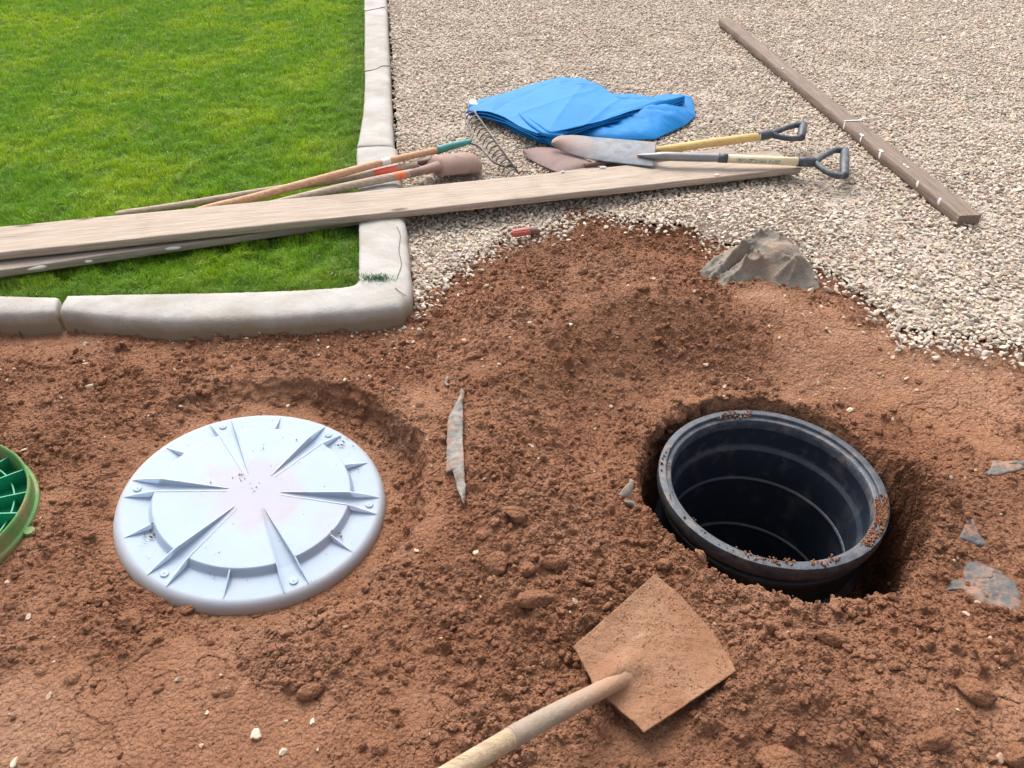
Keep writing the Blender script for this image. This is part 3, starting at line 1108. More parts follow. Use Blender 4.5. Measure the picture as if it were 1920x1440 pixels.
# match both lines corner to corner
A1, B1 = resample(ci[:5], 120), resample(co[:5], 120)
A2, B2 = resample(ci[4:7], 50), resample(co[4:7], 50)
A3, B3 = resample(ci[6:], 160), resample(co[6:], 160)
c_corner = curb('curb', np.vstack([A1[:-1], A2[:-1], A3]), np.vstack([B1[:-1], B2[:-1], B3]), z, 'rounded corner length of concrete curb with the boards lying across it', 2, n=330)
li = AT([(104, 555), (0, 552), (-300, 548), (-900, 540)], z)
lo = AT([(96, 583), (0, 586), (-300, 590), (-900, 600)], z)
curb('curb', li, lo, z - .003, 'concrete curb length left of the open joint, muddy below', 3, end1=False)

# hairline crack marks are grooves in the concrete: thin dark filled joints
k = N('crack_fill', .95)
k.base((.12, .09, .07))
M['crack'] = k.m


def groove(par, P, zt, w_=.0035):
    P = AT(P, zt)
    P = resample(P, 50)
    P[:, 2] = zt + .0012
    P[:, 0] += .002 * pnoise(np.arange(50) / 5.0, np.zeros(50), 5)
    P[:, 1] += .003 * pnoise(np.arange(50) / 4.0, np.zeros(50), 6)
    mb_ = MB()
    mb_.tube(P, w_ / 2, 6, squash=(1, .9))
    return mb_.build('joint_line', M['crack'], par)


groove(c_far, [(684, 21), (700, 18), (723, 13)], z - .003, .007)
groove(c_far, [(683, 134), (705, 130), (718, 124), (731, 124)], z - .003, .006)
groove(c_corner, [(741, 541), (752, 549), (762, 556)], z + .001, .003)
groove(c_corner, [(744, 425), (750, 440), (748, 470), (752, 500), (745, 520)], z + .001, .0022)

# ------------------------------------------------------------------ grass
def blades(P, hgt_, wid, lean_az, lean, col, seed):
    r = np.random.default_rng(seed)
    n = len(P)
    az = r.uniform(0, math.pi, n)
    s = np.stack([np.cos(az), np.sin(az), 0 * az], 1) * wid[:, None]
    d = np.stack([np.cos(lean_az), np.sin(lean_az), 0 * az], 1)
    up = np.array([0, 0, 1.0])
    b0 = P - s * .5
    b1 = P + s * .5
    m = P + d * (hgt_ * lean * .35)[:, None] + up * (hgt_ * .6)[:, None]
    m0 = m - s * .42
    m1 = m + s * .42
    t = P + d * (hgt_ * lean)[:, None] + up * (hgt_ * (1.05 - .45 * lean))[:, None]
    V = np.stack([b0, b1, m0, m1, t], 1).reshape(-1, 3)
    o = (np.arange(n) * 5)[:, None]
    F4 = o + np.array([[0, 1, 3, 2]])
    F3 = o + np.array([[2, 3, 4]])
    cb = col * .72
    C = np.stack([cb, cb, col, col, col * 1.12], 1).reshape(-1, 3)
    return V, F4, F3, np.clip(C, 0, 1)


r3 = np.random.default_rng(21)
nb = 590000
gy_ = 2.35 + 7.2 * r3.random(nb) ** 1.4
gx_ = -r3.random(nb) * (.70 * gy_ + .75) - .40
dl = sdist(LAWN, gx_, gy_)
okb = dl > -.005 + .006 * r3.random(nb)
gx_, gy_, dl = gx_[okb], gy_[okb], dl[okb]
n = len(gx_)
tuft = fbm(gx_, gy_, .10, 3, 301)
patch = fbm(gx_, gy_, .55, 3, 305)
fine = fbm(gx_, gy_, .045, 2, 309)
hh = (.036 + .020 * tuft + .010 * fine) * r3.uniform(.55, 1.25, n)
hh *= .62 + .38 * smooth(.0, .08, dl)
laz = 2 * math.pi * fbm(gx_, gy_, .16, 2, 311) * 1.5 + r3.normal(0, .9, n)
ln = np.clip(.55 + .5 * fbm(gx_, gy_, .12, 2, 315) + r3.normal(0, .28, n), .05, 1.4)
wd = (.0021 + .0006 * np.maximum(0, gy_ - 2.6)) * r3.uniform(.7, 1.3, n)
g0 = np.array([.19, .37, .020])
g1 = np.array([.35, .49, .022])
g2 = np.array([.10, .25, .026])
dry = np.array([.42, .36, .16])
m1 = smooth(-.25, .45, patch + .35 * r3.normal(size=n) * .4)[:, None]
m2 = smooth(.05, -.5, tuft + .25 * r3.normal(size=n) * .5)[:, None]
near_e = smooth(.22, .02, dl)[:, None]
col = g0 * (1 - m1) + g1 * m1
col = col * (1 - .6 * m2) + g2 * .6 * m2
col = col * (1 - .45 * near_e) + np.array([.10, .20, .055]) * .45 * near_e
dm = (r3.random(n) < .035 + .12 * smooth(.35, .6, fbm(gx_, gy_, .22, 2, 321)))[:, None]
col = np.where(dm, dry, col) * r3.uniform(.75, 1.25, (n, 1))
Pb = np.stack([gx_, gy_, LAWN_Z - .012 + .006 * tuft], 1)
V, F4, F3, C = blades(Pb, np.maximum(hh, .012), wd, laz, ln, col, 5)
# a small tuft growing in the corner of the curb
tx = AT(np.stack([r3.normal(705, 15, 500), r3.normal(523, 3.5, 500)], 1), z)
V2, F42, F32, C2 = blades(tx + [0, 0, .0], r3.uniform(.006, .014, 500), np.full(500, .002), r3.uniform(0, 6.3, 500), r3.uniform(.3, 1.2, 500), np.tile([.05, .17, .06], (500, 1)) * r3.uniform(.7, 1.3, (500, 1)), 6)
o_ = len(V)
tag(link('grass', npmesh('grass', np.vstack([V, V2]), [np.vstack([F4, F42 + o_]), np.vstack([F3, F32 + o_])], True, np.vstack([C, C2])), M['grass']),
    'bright green lawn grass growing inside the curb', 'grass', kind='stuff')

# ------------------------------------------------------------------ white lid (domed disc with channels, ribs, screws)
def lid_frame():
    n = Vector(LID_N)
    e1 = Vector((0, 1, 0)).cross(n).normalized()
    e2 = n.cross(e1)
    m = Matrix((e1, e2, n)).transposed().to_4x4()
    m.translation = Vector(LID_C)
    return m


lid = empty('tank_lid')
lid.matrix_world = lid_frame()
tag(lid, 'round bluish white plastic tank lid with radial ribs, sunk in the soil', 'lid')
R = LID_R
# channel directions measured on the photograph through the screws
inv = np.array(lid_frame().inverted())


def lid_local(px_, py_):
    p = on_lid(px_, py_)
    return (inv @ np.array([*p, 1]))[:3]


sc_px = [(416, 791), (612, 803), (684, 932), (538, 1072), (306, 1058), (258, 908)]
sc_l = [lid_local(*q_) for q_ in sc_px]
sc_a = sorted([math.atan2(q_[1], q_[0]) for q_ in sc_l])
ph = np.angle(np.mean([np.exp(6j * a) for a in sc_a])) / 6
CH = [ph + i * math.pi / 3 for i in range(6)]
RD = .742 * R        # raised disc
HT = .022            # raised by
nr, na = 230, 1080
rad = np.concatenate([np.linspace(.002, RD - .012, 110), np.linspace(RD - .0115, RD + .006, 30), np.linspace(RD + .008, .93 * R, 40)])
th = np.linspace(0, 2 * math.pi, na, endpoint=False)
RR, TT = np.meshgrid(rad, th, indexing='ij')
disc = HT * smooth(RD + .004, RD - .011, RR)
Zl = disc.copy()
for a in CH:
    u = RR * np.cos(TT - a)
    v = RR * np.sin(TT - a)
    hw = .004 + (.030 - .004) * np.clip((u - .18 * R) / (.93 * R - .18 * R), 0, 1)
    m_ = smooth(hw + .0018, hw - .0012, np.abs(v)) * smooth(.17 * R, .19 * R, u) * (u > 0)
    fl = HT * (1 - np.clip((u - .19 * R) / (RD * .97 - .19 * R), 0, 1) ** .9)
    Zl = np.where(u > 0, np.minimum(Zl, Zl * (1 - m_) + np.minimum(fl, Zl) * m_), Zl)
Zl = Zl - .0012 * smooth(.0, R, RR)
G = np.stack([RR * np.cos(TT), RR * np.sin(TT), Zl], -1)
sk = []
for q_ in np.linspace(0, 1, 16)[1:]:
    r_ = .93 * R + .07 * R * math.sin(q_ * math.pi / 2 * .93) / math.sin(math.pi / 2 * .93)
    z_ = -.0012 - .034 * (1 - math.cos(q_ * math.pi / 2 * .93)) - .003 * q_
    sk.append(np.stack([r_ * np.cos(th), r_ * np.sin(th), np.full(na, z_)], -1))
sk.append(np.stack([(R - .002) * np.cos(th), (R - .002) * np.sin(th), np.full(na, -.042)], -1))
sk.append(np.stack([(R - .02) * np.cos(th), (R - .02) * np.sin(th), np.full(na, -.042)], -1))
G = np.concatenate([G, np.stack(sk)])
me = gridmesh('lid_panel', G, closed_v=True)
lp = link('lid_panel', me, M['lid_panel'], lid)


def fin(r0, r1, h0, h1, a, off, th_=.0035, arch=0.0):
    """thin rib standing on the annulus from radius r0 to r1, top height h0 -> h1"""
    mb = MB()
    ns_ = 16
    t = np.linspace(0, 1, ns_)
    u = r0 + (r1 - r0) * t
    top = h0 + (h1 - h0) * t + arch * np.sin(math.pi * t)
    ca, sa = math.cos(a), math.sin(a)
    rows = []
    off = np.ones(ns_) * off if np.isscalar(off) else off
    for dv, zz in ((-.5, -.006), (-.42, 1), (.42, 1), (.5, -.006)):
        v = off + dv * th_
        zt = top if zz == 1 else np.full(ns_, -.008)
        rows.append(np.stack([u * ca - v * sa, u * sa + v * ca, zt], -1))
    Gf = np.stack(rows, 1)
    mb.grid(Gf, cv=True)
    n_ = mb.n
    mb.add(Gf[-1], [[0, 1, 2, 3]])
    mb.add(Gf[0], [[3, 2, 1, 0]])
    return mb.build('rib', M['lid_white'], lid, smoothf=False)


for a in CH:
    for s_ in (-1, 1):
        rr0, rr1 = .20 * R, .935 * R
        t = np.linspace(0, 1, 16)
        u = rr0 + (rr1 - rr0) * t
        hw = .004 + .026 * np.clip((u - .18 * R) / (.75 * R), 0, 1) + .001
        mb = MB()
        # top follows the disc then falls to the annulus
        top = np.where(u < RD - .01, HT + .001, 0) + 0.0
        tt = np.clip((u - (RD - .01)) / (rr1 - RD + .01), 0, 1)
        top = np.where(u >= RD - .01, (HT + .001) * (1 - tt) ** .8, top)
        top = np.where(u < RD - .01, top * 1.0, top)
        ca, sa = math.cos(a), math.sin(a)
        rows = []
        for dv, zz in ((-.5, 0), (-.4, 1), (.4, 1), (.5, 0)):
            v = s_ * hw + dv * .003
            zt = top if zz == 1 else np.full(16, -.008)
            rows.append(np.stack([u * ca - v * sa, u * sa + v * ca, zt], -1))
        Gf = np.stack(rows, 1)
        mb.grid(Gf, cv=True)
        mb.build('rib', M['lid_white'], lid, smoothf=False)
    # boss and screw
    u = .87 * R
    p = np.array([u * math.cos(a), u * math.sin(a)])
    mb = MB()
    P = [(p[0], p[1], -.004), (p[0], p[1], .0015), (p[0], p[1], .0028)]
    mb.tube(P, [.0105, .0105, .0095], 28, up=(1, 0, 0))
    boss = mb.build('boss', M['lid_white'], lid, sharp=40)
    mb = MB()
    mb.tube([(p[0], p[1], .002), (p[0], p[1], .0038)], [.0026, .002], 12, up=(1, 0, 0))
    mb.build('screw', M['steel_grey'], boss)
for i in range(6):
    fin(RD - .004, .93 * R, HT * .95, -.001, ph + math.pi / 6 + i * math.pi / 3, 0.0)

# ------------------------------------------------------------------ black riser pipe
riser = empty('riser_pipe', RING_C)
tag(riser, 'open black plastic riser pipe with a wide rim, standing in its dug hole', 'riser pipe')


def lathe(prof, n=200):
    t = np.linspace(0, 2 * math.pi, n, endpoint=False)
    G = np.stack([np.stack([r_ * np.cos(t), r_ * np.sin(t), np.full(n, z_)], -1) for r_, z_ in prof])
    return G


RR_ = RING_R
rimp = [(RR_ - .022, -.060), (RR_ - .004, -.052), (RR_, -.044), (RR_ + .001, -.03), (RR_ + .001, -.006), (RR_ - .001, -.001), (RR_ - .005, .0), (RR_ - .020, .0), (RR_ - .0225, -.002), (RR_ - .0235, -.010),
        (RR_ - .0255, -.012), (RR_ - .034, -.012), (RR_ - .037, -.014), (RR_ - .040, -.022), (RR_ - .041, -.045)]
mb = MB()
G = lathe(rimp, 260)
G[..., 2] += .0008 * fbm(G[..., 0], G[..., 1], .05, 3, 401)
mb.grid(G, cv=True)
o = mb.build('rim', M['black_rim'], riser, sharp=35)
# inner wall with a step and raised rings, outer corrugations
ri = RR_ - .041
inner = [(ri, -.045), (ri - .001, -.105), (ri - .004, -.118), (ri - .014, -.124), (ri - .015, -.130)]


def ring_at(zc, rad0, amp=.007, wd_=.006):
    return [(rad0, zc + wd_), (rad0 - amp * .7, zc + wd_ * .5), (rad0 - amp, zc), (rad0 - amp * .7, zc - wd_ * .5), (rad0, zc - wd_)]


for zc in (-.253, -.48, -.71, -.94, -1.17):
    inner += ring_at(zc, ri - .015)
inner += [(ri - .015, -1.5), (ri - .03, -1.62), (.01, -1.62)]
mb = MB()
mb.grid(lathe(inner, 240), cv=True)
outer = [(RR_ - .022, -.060), (RR_ - .026, -.075), (RR_ - .014, -.082), (RR_ - .013, -.092), (RR_ - .028, -.100), (RR_ - .030, -.20), (RR_ - .012, -.21), (RR_ - .012, -.225), (RR_ - .03, -.235), (RR_ - .03, -1.5)]
mb.grid(lathe(outer, 240), cv=True)
o = mb.build('barrel', M['black_poly'], riser, sharp=50)

# ------------------------------------------------------------------ green lid lying upside down at the left edge
glid = empty('upturned_cover', (GC[0], GC[1], .0))
glid.rotation_euler = (math.radians(-2), math.radians(5), 0)
tag(glid, 'green ribbed riser lid lying upside down on the soil at the left edge', 'lid')
gr = .298
glid.location.z = .002
mb = MB()
sk = [(gr - .020, .004), (gr - .016, .060), (gr - .0155, .074), (gr - .012, .076), (gr - .009, .074), (gr - .0085, .060), (gr - .007, .036), (gr - .006, .033), (gr + .001, .032), (gr + .0025, .029), (gr + .003, .010), (gr + .001, -.002), (gr - .03, -.006), (.01, -.006)]
G = lathe(sk, 200)
G[..., 2] += .0015 * fbm(G[..., 0], G[..., 1], .05, 3, 411)
mb.grid(G, cv=True)
mb.build('rim', M['green_mud'], glid, sharp=60)
mb = MB()
mb.grid(lathe([(gr - .019, .008), (.12, .012), (.01, .012)], 120), cv=True)
mb.build('panel', M['green'], glid)


def web(P0, P1, h=.045, t=.0035, z0=.008):
    P0, P1 = np.array(P0, float), np.array(P1, float)
    d = P1 - P0
    d /= np.linalg.norm(d)
    nrm = np.array([-d[1], d[0]]) * t / 2
    mb = MB()
    c4 = [P0 - nrm, P1 - nrm, P1 + nrm, P0 + nrm]
    V = [(c[0], c[1], z0) for c in c4] + [(c[0], c[1], z0 + h) for c in c4]
    mb.add(V, [[0, 3, 2, 1], [4, 5, 6, 7], [0, 1, 5, 4], [1, 2, 6, 5], [2, 3, 7, 6], [3, 0, 4, 7]])
    return mb


for i in range(20):
    a = math.pi * 2 * i / 20 + .12
    c_, s_ = math.cos(a), math.sin(a)
    h_ = .050 if i % 2 == 0 else .042
    web((.05 * c_, .05 * s_), ((gr - .017) * c_, (gr - .017) * s_), h_).build('rib', M['green'], glid, smoothf=False)
for rr0, h_ in ((.075, .05), (.140, .044), (.196, .040), (.244, .036)):
    mb = MB()
    t = np.linspace(0, 2 * math.pi, 100, endpoint=False)
    mb.grid(lathe([(rr0 - .002, .008), (rr0 - .0018, h_), (rr0 + .0018, h_), (rr0 + .002, .008)], 100), cv=True)
    mb.build('ring_rib', M['green'], glid, sharp=40)
mb = MB()
ex = np.array([gr + .012, -.002, .030])
mb.tube([ex + [0, 0, -.012], ex + [0, 0, .004]], [.014, .013], 20, up=(1, 0, 0))
mb.build('screw_tab', M['green_mud'], glid, sharp=50)

# ------------------------------------------------------------------ boards
def plank(name, A, B, width, thick, mat, label, cat, group=None, seed=0, n=160, cut=0.0):
    """A, B: ends of the centre line of the top face"""
    A, B = np.array(A, float), np.array(B, float)
    L = np.linalg.norm(B - A)
    hw = width / 2
    e = .003
    sec = [(-hw + e, 0), (-hw + 3 * e, 0.0), (-hw * .5, 0), (0, 0), (hw * .5, 0), (hw - 3 * e, 0), (hw - e, 0), (hw, -e), (hw, -thick * .5), (hw, -thick + e), (hw - e, -thick), (0, -thick), (-hw + e, -thick), (-hw, -thick + e), (-hw, -thick * .5), (-hw, -e)]
    x = np.linspace(0, L, n)
    G = np.zeros((n, len(sec), 3))
    for j, (yy, zz) in enumerate(sec):
        G[:, j, 0] = x
        G[:, j, 1] = yy
        G[:, j, 2] = zz
    nn = fbm(G[..., 0], G[..., 1] * 3 + G[..., 2] * 3 + seed * 5, .25, 3, 500 + seed)
    G[..., 1] += .0022 * nn
    G[..., 2] += .0016 * np.roll(nn, 5, 0) + .004 * np.sin(G[..., 0] * 1.1 + seed)
    ctr = G.mean(1, keepdims=True)
    G = np.concatenate([ctr[:1] + (G[:1] - ctr[:1]) * .01, G[:1] + [-.0, 0, 0], G, G[-1:], ctr[-1:] + (G[-1:] - ctr[-1:]) * .01])
    me = gridmesh(name, G, closed_v=True)
    me.set_sharp_from_angle(angle=math.radians(50))
    o = link(name, me, mat)
    d = (B - A) / L
    y = np.cross([0, 0, 1], d)
    y /= np.linalg.norm(y)
    zv = np.cross(d, y)
    m = Matrix((Vector(d), Vector(y), Vector(zv))).transposed().to_4x4()
    m.translation = Vector(A)
    o.matrix_world = m
    tag(o, label, cat, group)
    return o


def spots(parent, items, zoff=.0008, seed=0):
    """dried paint blobs in the parent's own frame: (x, y, z, sx, sy, sz)"""
    r = np.random.default_rng(600 + seed)
    for x, y, z_, a, b, c_ in items:
        V = lumpy(I2[0], r, .14) * [a, b, c_]
        o = link('paint_blob', npmesh('paint_blob', V, I2[1], True), M['white_paint'], parent)
        o.location = (x, y, z_)


BG = 'weathered boards stacked across the curb'
# upper board, 0.235 wide
b0 = (at(0, 427, .150) + at(0, 475, .150)) / 2
b1 = (at(1472, 281, .085) + at(1481, 313, .085)) / 2
dv = (b1 - b0) / np.linalg.norm(b1 - b0)
b00 = b0 - dv * 1.1
top_board = plank('board', b00, b1, .235, .030, M['board'], 'long pale weathered board on top, lying from the lawn across the curb', 'board', BG, 1)
# lower board turned a little under it
c0 = (at(0, 455, .112) + at(0, 499, .112)) / 2
c1 = (at(1380, 275, .052) + at(1392, 305, .052)) / 2 
c0 = at(0, 486, .114)
c1 = at(1385, 288, .052)
dc = (c1 - c0) / np.linalg.norm(c1 - c0)
low_board = plank('board', c0 - dc * 1.1, c1, .185, .030, M['board2'], 'greyer board underneath, showing below at the left and behind at the right', 'board', BG, 2)
spots(low_board, [(1.1 + .60, -.0935, -.014, .03, .003, .007), (1.1 + .13, -.0935, -.013, .035, .003, .008), (1.1 + .30, -.0935, -.016, .015, .003, .006)], seed=1)
spots(low_board, [(1.1 + 2.55, .078, .001, .02, .010, .004), (1.1 + 2.80, .080, .001, .018, .007, .003)], seed=2)
spots(top_board, [(1.1 + 2.30, .108, .001, .010, .006, .004), (1.1 + 2.50, .112, .001, .020, .005, .003), (1.1 + 2.75, .112, .001, .014, .004, .003), (1.1 + 2.98, -.10, .001, .012, .008, .002)], seed=3)

# brown timber lying alone on the gravel
p0 = at(1360, 35, .085)
p1 = (at(1798, 405, .072) + at(1841, 404, .072)) / 2
post = plank('timber_post', p0, p1, .098, .045, M['post'], 'brown stained timber with white paint marks lying alone on the gravel', 'timber', None, 3)
Lp = np.linalg.norm(p1 - p0)


def along(px_, py_):
    q = at(px_, py_, .078)
    return float(np.dot(q - p0, (p1 - p0) / Lp))


s1 = along(1590, 226)
it = [(s1, 0, .0012, .006, .048, .0018), (s1 + .02, -.049, -.018, .008, .0015, .022)]
for px_, py_ in ((1614, 253), (1648, 282)):
    s = along(px_, py_)
    it += [(s, -.043, .001, .018, .010, .003), (s + .01, -.0492, -.016, .010, .002, .018)]
for px_, py_ in ((1687, 308), (1701, 312)):
    it += [(along(px_, py_), -.012, .001, .010, .006, .003)]
for px_, py_ in ((1715, 340), (1757, 373)):
    s = along(px_, py_)
    it += [(s, -.0485, -.008, .012, .004, .016)]
it += [(along(1462, 129), -.03, .001, .014, .004, .002), (Lp - .012, -.046, -.02, .006, .003, .02)]
spots(post, it, seed=4)

# ------------------------------------------------------------------ wooden handles under the boards: post-hole digger and rake
def bent(P, n=40):
    return resample(np.array(P, float), n)


digger = empty('post_hole_digger', at(745, 325, .10))
tag(digger, 'post hole digger with two wooden handles and brown steel clam blades', 'post hole digger')


def child_abs(o, parent):
    """keep world position under a parent that is only translated"""
    o.location = -Vector(parent.location) if parent.rotation_euler.to_quaternion().angle < 1e-6 else o.location
    return o


def build_abs(mb, name, mat, parent, **kw):
    o = mb.build(name, mat, parent, **kw)
    # mesh was written in world space: move it into the parent's frame
    bpy.context.view_layer.update()
    o.matrix_parent_inverse = parent.matrix_world.inverted()
    return o


bpy.context.view_layer.update()
h1 = bent([at(218, 403, .062), at(330, 386, .075), at(480, 361, .088), at(640, 336, .105), at(782, 309, .115)])
mb = MB()
mb.tube(h1, np.interp(np.linspace(0, 1, 40), [0, .03, .12, 1], [.014, .017, .015, .0165]), 20)
hd1 = build_abs(mb, 'handle', M['handle_grey'], digger)
h2 = bent([at(330, 432, .060), at(400, 409, .072), at(480, 391, .088), at(640, 352, .112), at(774, 324, .122)])
mb = MB()
mb.tube(h2, .0185, 20)
hd2 = build_abs(mb, 'handle', M['handle_grey'], digger)


def band(P, f0, f1, r_, mat, par, name='colour_band'):
    P = np.asarray(P)
    n_ = len(P)
    q = resample(P, 400)[int(f0 * 400):int(f1 * 400)]
    mb = MB()
    # open sleeve
    T = np.gradient(q, axis=0)
    T /= np.linalg.norm(T, axis=1, keepdims=True)
    A = np.cross(T, [0, 0, 1.0])
    A /= np.linalg.norm(A, axis=1, keepdims=True)
    B = np.cross(A, T)
    t = np.linspace(0, 2 * math.pi, 24, endpoint=False)
    wob = 1 + 0 * t
    G = q[:, None] + r_ * (np.cos(t)[None, :, None] * A[:, None] + np.sin(t)[None, :, None] * B[:, None])
    mb.grid(G, cv=True)
    return build_abs(mb, name, mat, par)


bpy.context.view_layer.update()
band(h2, .915, .965, .0191, M['orange'], hd2)
band(h1, .84, .925, .0172, M['redpaint'], hd1)
# sockets and clam blades (upper one domed up)
s0 = at(768, 326, .122)
s1_ = at(822, 312, .118)
mb = MB()
mb.tube([s0, s0 * .6 + s1_ * .4, s1_], [.021, .023, .030], 22, squash=(1, .8))
build_abs(mb, 'socket', M['rust'], digger)
t0 = at(770, 308, .100)
t1 = at(835, 298, .095)
mb = MB()
mb.tube([t0, t0 * .5 + t1 * .5, t1], [.019, .021, .026], 20, squash=(1, .8))
build_abs(mb, 'socket', M['rust_dark'], digger)


def clam(c0, c1, width, dep, mat, flip=1, zadd=0.0):
    """half-round blade from the neck c0 to the tip c1"""
    c0, c1 = np.array(c0), np.array(c1)
    d = c1 - c0
    L = np.linalg.norm(d)
    d /= L
    y = np.cross([0, 0, 1], d)
    y /= np.linalg.norm(y)
    zv = np.cross(d, y)
    nu_, nv_ = 44, 30
    u = np.linspace(0, 1, nu_)
    hw = np.interp(u, [0, .05, .12, .18, .72, .86, .94, .98, 1.0], [.24, .40, .84, .98, 1.0, .88, .64, .38, .05]) * width / 2
    G = np.zeros((nu_, nv_, 3))
    for j, s in enumerate(np.linspace(-1, 1, nv_)):
        ang = s * 1.25
        G[:, j] = c0 + np.outer(u * L, d) + np.outer(hw * np.sin(ang) / math.sin(1.25), y) + np.outer(flip * dep * (hw / (width / 2)) * (np.cos(ang) - math.cos(1.25)) / (1 - math.cos(1.25)), zv)
    mb = MB()
    mb.grid(G)
    o = build_abs(mb, 'blade', mat, digger)
    return solid(o, .0025, 0)


clam(at(800, 320, .085), at(900, 310, .055), .175, .066, M['rust'])
clam(at(805, 300, .075), at(885, 300, .045), .125, -.030, M['rust_dark'])
# pivot strap between the two necks
mb = MB()
mb.tube([at(778, 309, .112), at(800, 318, .112), at(822, 309, .118)], .006, 10)
build_abs(mb, 'pivot_strap', M['rust_dark'], digger)

rake = empty('bow_rake', at(820, 280, .12))
tag(rake, 'bow rake with tan wooden handle, teal sleeve and long row of steel tines', 'rake')
bpy.context.view_layer.update()
h3 = bent([at(300, 432, .062), at(345, 407, .085), at(480, 369, .110), at(600, 336, .138), at(720, 304, .152), at(822, 281, .145)])
mb = MB()
mb.tube(h3, np.interp(np.linspace(0, 1, 40), [0, .5, 1], [.0165, .0175, .0150]), 20)
hr = build_abs(mb, 'handle', M['handle_tan'], rake)
band(h3, .765, .80, .0168, M['white_paint'], hr, 'colour_band')  # whitish band round the rake handle, same white as the blobs
mb = MB()
mb.tube(bent([at(818, 282, .145), at(850, 273, .135), at(882, 265, .125)], 10), [.0185, .0185, .0182, .018, .0175, .017, .016, .015, .0135, .012], 20)
build_abs(mb, 'sleeve', M['teal'], rake)
# bow
mb = MB()
mb.tube(bent([at(878, 268, .122), at(884, 260, .118), at(884, 246, .10), at(876, 232, .085), at(872, 220, .075), at(876, 210, .075), at(886, 207, .075), at(893, 212, .1)], 40), .0052, 10)
mb.tube(bent([at(880, 268, .122), at(895, 273, .115), at(912, 289, .10), at(930, 306, .085), at(946, 312, .075), at(962, 311, .072), at(968, 314, .098)], 40), .0052, 10)
build_abs(mb, 'bow', M['wire'], rake)
r0_, r1_ = at(888, 208, .105), at(970, 322, .095)
mb = MB()
mb.tube([r0_, (r0_ + r1_) / 2, r1_], .0058, 10, squash=(.8, 1.3))
build_abs(mb, 'head_bar', M['wire'], rake)
for i in range(14):
    q = r0_ + (r1_ - r0_) * (i + .35) / 13.8
    tz = q[2]
    out = np.array([-.72, -.42, 0])
    tip = [q, q + out * .022 + [0, 0, .002], q + out * .050 + [0, 0, -.010], q + out * .066 + [0, 0, -.036]]
    mb = MB()
    mb.tube(bent(tip, 10), np.linspace(.0056, .0028, 10), 8, squash=(1, .8))
    build_abs(mb, 'tine', M['wire'], rake)

# ------------------------------------------------------------------ blue tarp, folded
def height_sheet(name, outline_px, zfun, mat, parent, nr_=70, na_=300, centre=None, thick=.004, zg=.03, smooth_out=True):
    """sheet spanning a closed outline; zfun(X, Y, t) gives height, t 0 at centre, 1 at edge"""
    P = AT(outline_px, zg) if len(outline_px[0]) == 2 else AT(outline_px)
    Q = np.vstack([P, P[:1]])
    E = resample(Q, na_ + 1, False)[:-1]
    for _ in range(1):
        E = (np.roll(E, 1, 0) + E * 2 + np.roll(E, -1, 0)) / 4
    c = E.mean(0) if centre is None else at(*centre, zg)
    t = np.concatenate([np.linspace(0.003, .9, int(nr_ * .75)), np.linspace(.91, 1, nr_ - int(nr_ * .75))])
    G = c + (E[None] - c) * t[:, None, None]
    G[..., 2] = zfun(G[..., 0], G[..., 1], np.repeat(t[:, None], na_, 1), G[..., 2])
    mb = MB()
    mb.grid(G, cv=True)
    o = build_abs(mb, name, mat, parent)
    return solid(o, thick, 0)


tarp = empty('tarp', at(1100, 215, .03))
tag(tarp, 'bright blue tarp, loosely folded, lying on the gravel behind the spades', 'tarp')
bpy.context.view_layer.update()


def z3(x, y):
    return (820 + x * .4375, 120 + y * .4375)


out1 = [z3(*q) for q in ((130, 180), (205, 232), (330, 300), (440, 345), (495, 358), (560, 322), (600, 322), (740, 338), (930, 332), (1062, 272), (1106, 232), (1100, 205), (1090, 152), (1040, 150), (960, 165), (850, 148), (765, 150), (700, 105), (620, 72), (515, 70), (400, 98), (260, 145), (165, 168))]


def zt1(X, Y, t, z0):
    t = t ** 1.6
    hgt_ = .034 * (1 - t ** 7) + .010
    wr = .012 * fbm(X, Y, .22, 3, 701) + .005 * (1 - np.abs(fbm(X * 1.0 + Y * .8, Y, .09, 2, 703)) * 3)
    q = at(1230, 225, .05)
    hgt_ = hgt_ + .040 * np.exp(-((X - q[0]) / .20) ** 2 - ((Y - q[1]) / .16) ** 2) * (1 - t ** 6)
    return GRAVEL_Z + .006 + hgt_ + wr * (1 - t ** 4)


height_sheet('bottom_fold', out1, zt1, M['tarp'], tarp, centre=z3(640, 230))
